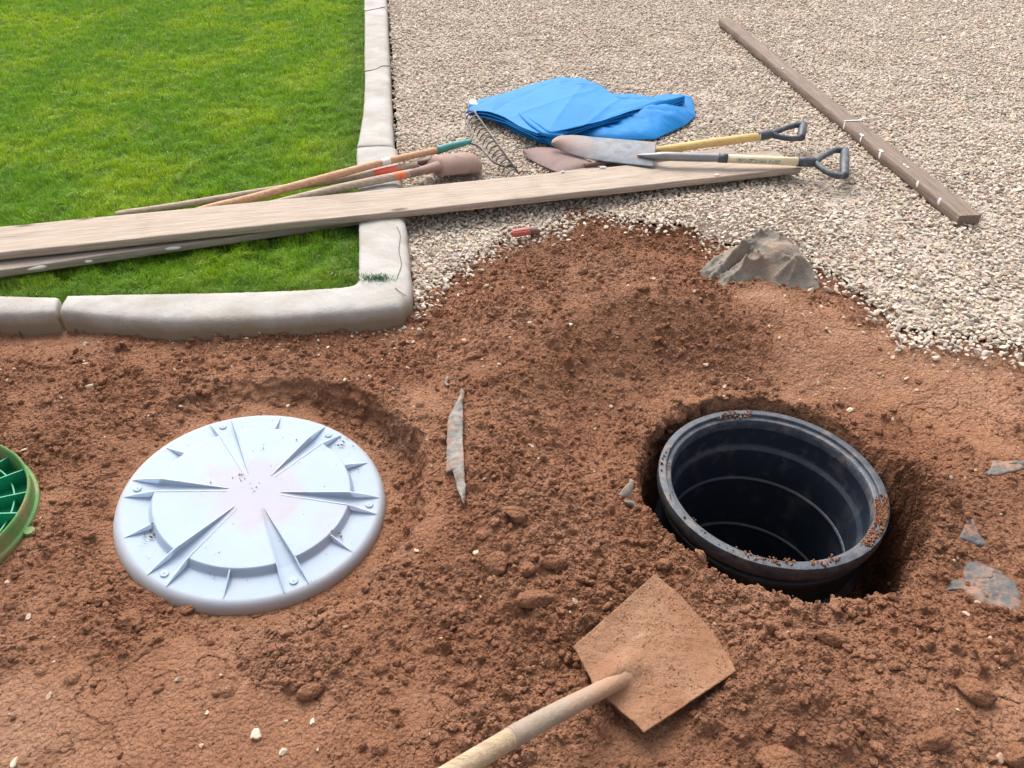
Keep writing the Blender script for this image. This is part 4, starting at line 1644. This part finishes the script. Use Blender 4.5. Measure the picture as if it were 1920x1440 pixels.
# upper flap: the big flat top whose near edge runs from the left tip down and up to the right tip
flapA = [z3(*q) for q in ((128, 176), (200, 196), (290, 228), (350, 262), (430, 300), (520, 290), (600, 268), (760, 226), (900, 186), (1060, 147))]
flapB = [z3(*q) for q in ((160, 160), (260, 128), (400, 92), (515, 66), (620, 68), (700, 102), (770, 144), (850, 142), (930, 155), (1056, 141))]
for i_, (dz, sh, nm) in enumerate(((.112, 0, 'top_fold'), (.100, 6, 'middle_fold'), (.088, 12, 'middle_fold'))):
    A = AT([(x, y + sh * .8, dz) for x, y in flapA])
    B = AT([(x, y + 2, dz) for x, y in flapB])
    G = ruled(A, B, 240, 70, 0, False)
    s = np.linspace(0, 1, 70)[None, :]
    u = np.linspace(0, 1, 240)[:, None]
    wr = .009 * fbm(G[..., 0], G[..., 1], .35, 2, 711) + .0015 * fbm(G[..., 0], G[..., 1], .07, 2, 713 + i_)
    G[..., 2] += wr - .065 * smooth(.86, 1.0, s) - .03 * smooth(.12, 0, u) + .012 * np.sin(math.pi * s)
    G[..., 2] += .005 * np.sin(u * 19 + i_) * smooth(.25, 0, s)
    for ca_, cb_, am_ in (((330, 230), (700, 110), .005), ((480, 285), (640, 75), .004), ((640, 255), (790, 150), .005), ((250, 200), (520, 70), -.004), ((740, 225), (1000, 150), .004)):
        a2, b2 = at(*z3(*ca_), .11), at(*z3(*cb_), .11)
        ex_, ey_ = b2[0] - a2[0], b2[1] - a2[1]
        tt_ = np.clip(((G[..., 0] - a2[0]) * ex_ + (G[..., 1] - a2[1]) * ey_) / (ex_ * ex_ + ey_ * ey_), 0, 1)
        G[..., 2] += am_ * np.exp(-np.hypot(G[..., 0] - a2[0] - tt_ * ex_, G[..., 1] - a2[1] - tt_ * ey_) / .022)
    mb = MB()
    mb.grid(G)
    solid(build_abs(mb, nm, M['tarp'], tarp), .003, 0)
# crease lips at the near left: narrow folded edges
for k_, (A_, B_) in enumerate(((((352, 208), (380, 232), (430, 270), (480, 296), (545, 302)), ((346, 216), (365, 240), (410, 278), (465, 310), (520, 318))),
                               (((372, 204), (400, 228), (450, 262), (500, 290), (560, 290)), ((362, 208), (386, 236), (440, 272), (490, 300), (545, 300))))):
    A = AT([(*z3(*q), .128 - .004 * k_) for q in A_])
    B = AT([(*z3(*q), .108) for q in B_])
    G = ruled(A, B, 80, 12, .008)
    mb = MB()
    mb.grid(G)
    solid(build_abs(mb, 'folded_edge', M['tarp'], tarp), .003, 0)
A = AT([(879, 189, .10), (884, 187, .105), (890, 186, .108)])
B = AT([(881, 196, .09), (888, 197, .094), (897, 197, .10)])
mb = MB()
mb.grid(ruled(A, B, 12, 8, .003))
solid(build_abs(mb, 'corner_tab', M['white_paint'], tarp), .003, 0)
# hanging corner beside the spade
A = AT([(*z3(455, 322), .085), (*z3(500, 300), .095), (*z3(560, 292), .09)])
B = AT([(*z3(480, 352), .04), (*z3(500, 356), .035), (*z3(540, 320), .07)])
mb = MB()
mb.grid(ruled(A, B, 30, 20, .01))
solid(build_abs(mb, 'corner_flap', M['tarp'], tarp), .003, 0)

# ------------------------------------------------------------------ D handles
def d_grip(root, c0, c1, g0, g1, r=.012, sleeve=None):
    r = r * 1.25
    """collar from c0 to c1, yoke arms to the ends of the grip bar g0-g1"""
    c0, c1, g0, g1 = map(np.array, (c0, c1, g0, g1))
    mb = MB()
    ax = (c1 - c0) / np.linalg.norm(c1 - c0)
    mb.tube([c0, c0 + (c1 - c0) * .5, c1, c1 + ax * .02], [r * 1.45, r * 1.5, r * 1.45, r * 1.0], 18)
    for g in (g0, g1):
        mid = (c1 + g) / 2 + (g - (g0 + g1) / 2) * .38
        P = bent([c1 + ax * .005, c1 * .62 + g * .38 + (g - (g0 + g1) / 2) * .25, mid * .45 + g * .55 + (g - (g0 + g1) / 2) * .10, g], 22)
        mb.tube(P, np.interp(np.linspace(0, 1, 22), [0, .3, 1], [r * 1.1, r * .9, r * 1.0]), 14, squash=(1.0, .95))
    d = (g1 - g0) / np.linalg.norm(g1 - g0)
    mb.tube([g0 - d * r * .7, g0, (g0 + g1) / 2, g1, g1 + d * r * .7], [r * .9, r * 1.3, r * 1.4, r * 1.3, r * .9], 18)
    return build_abs(mb, 'grip', M['grip'], root)


# steel trenching spade (front of the two)
spade = empty('trenching_spade', at(1235, 290, .12))
tag(spade, 'trenching spade with scuffed bare steel blade and cream shaft bearing a label', 'spade', 'spades with D grips lying over the boards')
bpy.context.view_layer.update()
e1 = AT([(1034, 271, .105), (1036, 263, .12), (1047, 256, .135), (1066, 254, .14), (1120, 258, .145), (1231, 267, .150)])
e2 = AT([(1034, 271, .105), (1042, 277, .095), (1062, 286, .090), (1098, 297, .090), (1150, 305, .098), (1226, 313, .105)])
G = ruled(e1, e2, 90, 30, .012)
mb = MB()
mb.grid(G)
solid(build_abs(mb, 'blade', M['steel'], spade), .003, 0)
sA, sB = at(1222, 293, .135), at(1352, 296, .135)
mb = MB()
mb.tube(bent([at(1195, 291, .132), sA, at(1240, 293, .14), at(1300, 295, .138), sB], 30), np.interp(np.linspace(0, 1, 30), [0, .12, .3, 1], [.004, .012, .021, .0185]), 20)
build_abs(mb, 'socket', M['steel_grey'], spade)
mb = MB()
mb.tube([at(1347, 296, .135), at(1364, 297, .135)], .0215, 20)
build_abs(mb, 'ferrule', M['grip'], spade)
mb = MB()
shA, shB = at(1360, 297, .135), at(1500, 303, .115)
mb.tube([shA, (shA + shB) / 2, shB], .0195, 22)
shf = build_abs(mb, 'shaft', M['handle_cream'], spade)
bpy.context.view_layer.update()
# printed label wrapped on the near side of the shaft
axv = (shB - shA)
Lx = np.linalg.norm(axv)
axv = axv / Lx
side = np.cross(axv, [0, 0, 1.0])
upv = np.cross(side, axv)
for f0, f1, nm in ((.13, .54, 'label'), (.56, .72, 'label')):
    t = np.linspace(-.9, .9, 14)
    u = np.linspace(f0, f1, 20)
    G = shA + np.outer(u * Lx, axv)[:, None] + .0199 * (np.sin(t)[None, :, None] * upv * .9 + np.cos(t)[None, :, None] * side)
    mb = MB()
    mb.grid(G)
    o = build_abs(mb, nm, M['printed'], shf)
    o['label'] = 'dark green and cream printed label, too worn to read'
d_grip(spade, at(1495, 303, .115), at(1525, 304, .112), at(1584, 283, .105), at(1583, 329, .09), .0125)

# second spade: rusty blade, yellow shaft
spade2 = empty('garden_spade', at(1200, 300, .08))
tag(spade2, 'spade with dark rusty rounded blade and yellow shaft, lying under the steel one', 'spade', 'spades with D grips lying over the boards')
bpy.context.view_layer.update()
e1 = AT([(981, 286, .05), (988, 281, .056), (1005, 277, .062), (1030, 277, .07), (1062, 285, .075), (1106, 302, .08)])
e2 = AT([(981, 286, .05), (984, 292, .045), (1000, 303, .04), (1022, 314, .04), (1050, 324, .045), (1103, 318, .055)])
mb = MB()
mb.grid(ruled(e1, e2, 80, 28, .012))
solid(build_abs(mb, 'blade', M['rust_dark'], spade2), .003, 0)
mb = MB()
mb.tube(bent([at(1095, 311, .07), at(1140, 304, .078), at(1190, 293, .085), at(1246, 280, .10)], 20), np.linspace(.012, .02, 20), 18)
build_abs(mb, 'socket', M['rust_dark'], spade2)
mb = MB()
mb.tube([at(1225, 284, .10), at(1330, 268, .12), at(1424, 256, .135)], .0205, 22)
build_abs(mb, 'shaft', M['handle_yellow'], spade2)
d_grip(spade2, at(1419, 256, .135), at(1443, 252, .135), at(1506, 234, .145), at(1502, 258, .12), .0125)

# ------------------------------------------------------------------ grey fabric lump on the heap
lump = empty('fabric_bundle', at(1425, 485, .06))
bpy.context.view_layer.update()


def z6(x, y):
    return (1240 + x * .1875, 380 + y * .1875)


ol = [z6(*q) for q in ((290, 705), (400, 790), (520, 850), (600, 850), (760, 800), (960, 740), (1060, 740), (1180, 800), (1300, 800), (1460, 800), (1600, 775), (1600, 690), (1540, 560), (1480, 470), (1400, 330), (1350, 190), (1250, 185), (1080, 200), (900, 300), (640, 400), (400, 560), (350, 650))]


def zl(X, Y, t, z0):
    q1, q2, q3 = at(*z6(1180, 420), .1), at(*z6(780, 560), .08), at(*z6(1380, 640), .05)
    g_ = lambda q, sx_, sy_: np.exp(-((X - q[0]) / sx_) ** 2 - ((Y - q[1]) / sy_) ** 2)
    h_ = .085 * g_(q1, .14, .18) + .045 * g_(q2, .2, .14) + .045 * g_(q3, .08, .06)
    ap = at(*z6(250, 800), .04)
    an = np.arctan2(Y - ap[1], X - ap[0])
    rd_ = np.hypot(X - ap[0], Y - ap[1])
    fold = (.10 * rd_ + .006) * (1 - np.abs(np.sin(an * 11 + 1.2 * fbm(X, Y, .12, 2, 733)))) ** 1.3 * smooth(.42, .20, rd_)
    wx, wy = X + .05 * pnoise(X / .12, Y / .12, 737), Y + .05 * pnoise(X / .12, Y / .12, 739)
    wr = .010 * fbm(X, Y, .12, 2, 731) + .010 * (1 - 2.6 * np.abs(pnoise((wx - wy * .5) / .11, (wy + wx * .5) / .16, 735))) + .004 * (1 - 2.6 * np.abs(pnoise(wx / .045, wy / .06, 736)))
    rg_ = 0
    for ln2, am2, w2 in ((((300, 720), (600, 430), (900, 300), (1180, 190)), .020, .020), (((380, 770), (640, 590), (880, 470), (1100, 300)), .028, .016),
                         (((430, 740), (700, 610), (880, 540)), -.022, .012), (((520, 840), (800, 640), (900, 530), (1000, 600)), .018, .010), (((560, 850), (800, 740), (960, 640)), -.014, .012),
                         (((1000, 740), (1200, 660), (1330, 610), (1560, 560)), .018, .014), (((1280, 790), (1300, 700), (1340, 630)), .020, .009), (((1130, 300), (1150, 350), (1200, 360)), .016, .010),
                         (((1240, 250), (1340, 200), (1380, 300)), .016, .012), (((900, 400), (1060, 420), (1150, 480), (1350, 470)), .012, .012)):
        L2 = AT([z6(*q) for q in ln2], .08)
        dd = np.full(np.shape(X), 9.0)
        for a2, b2 in zip(L2[:-1], L2[1:]):
            ex_, ey_ = b2[0] - a2[0], b2[1] - a2[1]
            tt_ = np.clip(((wx * .25 + X * .75 - a2[0]) * ex_ + (wy * .25 + Y * .75 - a2[1]) * ey_) / (ex_ * ex_ + ey_ * ey_), 0, 1)
            dd = np.minimum(dd, np.hypot(X - a2[0] - tt_ * ex_, Y - a2[1] - tt_ * ey_))
        rg_ = rg_ + am2 * np.exp(-dd / (w2 * .75))
    wr = wr * .8 + rg_ * 1.9
    bz = hgt(X, Y)
    return np.maximum(bz, GRAVEL_Z) - .014 + (h_ * .95 + fold + wr + .012) * (1 - t ** 2.2)


height_sheet('sheet', ol, zl, M['fabric'], lump, nr_=80, na_=320, centre=z6(1050, 560), thick=.003, zg=.05)
tag(lump, 'crumpled grey landscape fabric heaped at the edge of soil and gravel', 'fabric')


def strip(name, A_, B_, mat, label, cat, bulge=.006, n=120, m=24, group=None, wr=.010, thick=.0018, seed=0, lift=0.0):
    A = AT([(x, y, 0.0) for x, y in A_])
    B = AT([(x, y, 0.0) for x, y in B_])
    for P in (A, B):
        for q in range(len(P)):
            g0 = float(hgt(P[q][0], P[q][1]))
    A = np.array([at(x, y, float(hgt(*at(x, y, 0.03)[:2])) + .006 + lift) for x, y in A_])
    B = np.array([at(x, y, float(hgt(*at(x, y, 0.03)[:2])) + .006 + lift) for x, y in B_])
    A[:, :2] += rng.normal(0, .0016, (len(A), 2))
    G = ruled(A, B, n, m, 0, False)
    G[..., 0] += .0022 * fbm(G[..., 0], G[..., 1], .02, 2, 745)
    t = np.linspace(0, 1, m)[None, :]
    base = hgt(G[..., 0], G[..., 1])
    G[..., 2] = np.maximum(G[..., 2], base + .002) + bulge * 4 * t * (1 - t) + wr * fbm(G[..., 0], G[..., 1], .05, 3, 741 + seed)
    me = gridmesh(name, G)
    o = link(name, me, mat)
    solid(o, thick, 0)
    return tag(o, label, cat, group)


def z7(x, y):
    return (780 + x * .2362, 680 + y * .2362)


GF = 'torn grey landscape fabric in the soil'
strip('fabric_strip', [z7(*q) for q in ((358, 215), (330, 300), (260, 440), (250, 600), (240, 750), (236, 868), (290, 860), (320, 950), (345, 1040), (372, 1120))],
      [z7(*q) for q in ((385, 235), (368, 310), (372, 440), (368, 600), (378, 740), (382, 860), (385, 900), (390, 960), (388, 1040), (380, 1130))],
      M['fabric_pale'], 'upright torn strip of pale grey fabric sticking out between the two pits', 'fabric strip', group=GF, seed=1, lift=.012)
strip('fabric_strip', [z7(*q) for q in ((240, 118), (222, 165), (250, 190))], [z7(*q) for q in ((262, 128), (250, 165), (268, 185))],
      M['fabric_pale'], 'tiny scrap of grey fabric above the torn strip', 'fabric strip', group=GF, seed=2, n=20, m=6)


def ground_patch(outline, mat, label, seed):
    P = AT(outline, .02)
    E = resample(np.vstack([P, P[:1]]), 241, False)[:-1]
    c = E.mean(0)
    nz = 1 + .10 * fbm(E[:, 0], E[:, 1], .06, 3, 750 + seed)
    t = np.linspace(.004, 1, 60)
    G = c + (E[None] - c) * t[:, None, None] * nz[None, :, None]
    b = soil_base(G[..., 0], G[..., 1])
    nn_ = fbm(G[..., 0], G[..., 1], .09, 3, 760 + seed)
    G[..., 2] = hgt(G[..., 0], G[..., 1]) * .75 + b * .25 + .0055 + .005 * nn_ + .002 * fbm(G[..., 0], G[..., 1], .02, 2, 765) - .016 * t[:, None] ** 12
    me = gridmesh('fabric_sheet', G, closed_v=True)
    o = link('fabric_sheet', me, mat)
    solid(o, .0015, 0)
    return tag(o, label, 'fabric', GF)


ground_patch(PATCH[0],
             M['fabric_blue'], 'largest grey patch of buried fabric showing in the soil right of the riser', 1)
ground_patch(PATCH[1],
             M['fabric_blue'], 'smaller grey patch of buried fabric above the large one at the right edge', 2)
ground_patch(PATCH[2],
             M['fabric_blue'], 'muddy narrow patch of buried fabric between the riser and the large patch', 3)


def z8(x, y):
    return (1140 + x * .0972, 860 + y * .0972)


mb = MB()
sA = AT([(*z8(205, 695), .05), (*z8(300, 560), .06), (*z8(400, 470), .06), (*z8(420, 380), .06), (*z8(490, 420), .055)])
sB = AT([(*z8(290, 730), .04), (*z8(390, 765), .035), (*z8(440, 740), .035), (*z8(470, 600), .04), (*z8(485, 450), .05)])
mb.grid(ruled(sA, sB, 40, 14, .006, False))
o = mb.build('fabric_scrap', M['fabric_pale'])
solid(o, .0015, 0)
tag(o, 'whitish grey scrap of fabric hanging over the left edge of the riser hole', 'fabric scrap', GF)
mb = MB()
sA = AT([(*z8(300, 800), .04), (*z8(400, 810), .04), (*z8(480, 815), .035), (*z8(545, 890), .03), (*z8(600, 975), .02), (*z8(680, 1180), .0)])
sB = AT([(*z8(350, 840), .035), (*z8(420, 900), .03), (*z8(480, 940), .02), (*z8(530, 1000), .015), (*z8(580, 1000), .015), (*z8(665, 1170), -.002)])
mb.grid(ruled(sA, sB, 50, 10, .004, False))
o = mb.build('fabric_scrap', M['fabric_pale'])
solid(o, .0015, 0)
tag(o, 'thin trailing scrap of fabric just below the whitish one at the riser hole', 'fabric scrap', GF)

# ------------------------------------------------------------------ red grooved handle of a small tool on the gravel
tool = empty('hand_tool', at(985, 436, .05))
tag(tool, 'small hand tool with grooved red handle lying on the gravel below the boards', 'hand tool')
bpy.context.view_layer.update()
a_, b_ = at(960, 438, .055), at(993, 433, .055)
ax = (b_ - a_) / np.linalg.norm(b_ - a_)
sd2 = np.cross(ax, [0, 0, 1.0])
up2 = np.cross(sd2, ax)
t = np.linspace(0, 2 * math.pi, 72, endpoint=False)
u = np.linspace(0, 1, 16)
rr_ = .0165 * np.interp(u, [0, .06, .15, .85, 1], [.4, .85, 1, 1.0, .8])
gr_ = 1 - .10 * (np.abs(np.sin(t * 4)) < .35)
G = a_ + np.outer(u, b_ - a_)[:, None] + (rr_[:, None, None] * gr_[None, :, None]) * (np.cos(t)[None, :, None] * sd2 + np.sin(t)[None, :, None] * up2)
mb = MB()
mb.grid(G, cv=True)
build_abs(mb, 'handle', M['redwood'], tool)
mb = MB()
mb.tube(bent([b_, at(1003, 433, .05), at(1014, 433, .045)], 10), [.013, .013, .014, .015, .015, .014, .012, .010, .007, .004], 14)
build_abs(mb, 'collar', M['rust_dark'], tool)
mb = MB()
mb.tube([at(1012, 433, .045), at(1048, 432, .042)], .0028, 8)
build_abs(mb, 'shank', M['rust_dark'], tool)

# ------------------------------------------------------------------ square-mouth shovel in the foreground
shovel = empty('square_shovel', at(*z5(1300, 600), .04))
tag(shovel, 'square mouth shovel caked with soil, its pale wooden shaft leaving at the bottom', 'shovel')
bpy.context.view_layer.update()
zb_ = .045
# left long side from the left shoulder to the mouth; right long side likewise
SL = AT([(*z5(812, 552), zb_ + .012), (*z5(1060, 335), zb_ + .012), (*z5(1300, 118), zb_ + .004)])
SR = AT([(*z5(1238, 1070), zb_ + .016), (*z5(1500, 895), zb_ + .012), (*z5(1792, 700), zb_ + .0)])
A = resample(SL, 90)
B = resample(SR, 90)
m = 90
s = np.linspace(0, 1, m)[None, :, None]
G = A[:, None] * (1 - s) + B[:, None] * s
u = np.linspace(0, 1, 90)[:, None]
sv = np.linspace(0, 1, m)[None, :]
ln_ = (resample(SL, 2)[1] - resample(SL, 2)[0])
ln_ = ln_ / np.linalg.norm(ln_)
ln_[2] = 0
# mouth bulges forward, shoulders bow back to the neck
bulg = .028 * (1 - np.abs(2 * sv - 1) ** 3)
G += ln_ * (bulg * u ** 2)[..., None]
neck = -(.016 * np.clip(1 - np.abs((sv - .47) / .40), 0, 1) ** .8 + .022 * np.exp(-((sv - .47) / .09) ** 2)) * (1 - u) ** 3
sh_in = .0 * (1 - u)
G += ln_ * (neck + sh_in)[..., None]
# dish, with upturned sides, and the raised neck ridge
dish = -.016 * (1 - (2 * sv - 1) ** 4)
ridge = .040 * np.exp(-((sv - .47) / (.080 + .05 * u)) ** 2) * smooth(.55, .0, u) ** 1.2
pocket = -.006 * np.exp(-((sv - .68) / .12) ** 2) * smooth(.6, .1, u) - .006 * np.exp(-((sv - .28) / .10) ** 2) * smooth(.6, .1, u)
G[..., 2] += dish + ridge + pocket + .02 * (1 - u) * (1 - (2 * sv - 1) ** 2) + .0015 * fbm(G[..., 0], G[..., 1], .03, 4, 801) * 2
mb = MB()
mb.grid(G)
solid(build_abs(mb, 'blade', M['dirty_steel'], shovel), .0035, 0)
gi = r2.integers(2, 88, 9000)
gj = r2.integers(2, 88, 9000)
wgt = .10 + .9 * smooth(-.15, .35, fbm(gi / 90.0, gj / 90.0, .22, 3, 811)) * smooth(8, 34, gi + 10 * np.abs(gj / 44.5 - 1))
okd = r2.random(9000) < wgt * .35
Pd = G[gi[okd], gj[okd]] + r2.normal(0, .0012, (okd.sum(), 3)) * [1, 1, 0] + [0, 0, .0008]
v_, f_, nv = scatter(Pd, .0008 + .0016 * r2.random(len(Pd)) ** 2, lum1, I1[1], (.5, .9), .3, 17)
tag(link('soil_crumbs', npmesh('soil_crumbs', v_, f_, False), M['clod']), 'fine reddish crumbs of soil clinging to the shovel blade', 'soil crumbs', kind='stuff')
neck_p = at(*z5(1015, 795), .085)
mb = MB()
so = bent([at(*z5(1125, 735), .044), at(*z5(1085, 752), .061), at(*z5(1045, 775), .0755), at(*z5(1005, 798), .087), at(*z5(930, 838), .102), at(*z5(800, 905), .125), at(*z5(620, 1000), .150), at(*z5(436, 1103), .175)], 60)
mb.tube(so, np.interp(np.linspace(0, 1, 60), [0, .05, .11, .2, .35, .6, 1], [.026, .0235, .020, .0175, .0172, .0185, .0195]), 28)
build_abs(mb, 'socket', M['socket'], shovel)
end = at(*z5(436, 1103), .175)
prev = at(*z5(620, 1000), .150)
d_ = (end - prev) / np.linalg.norm(end - prev)
far_ = at(766, 1499, .255)
mb = MB()
hp = bent([end - d_ * .01, end * .6 + far_ * .4, far_, far_ + (far_ - end) / np.linalg.norm(far_ - end) * .55], 40)
mb.tube(hp, .0185, 28)
build_abs(mb, 'shaft', M['handle_pale'], shovel)
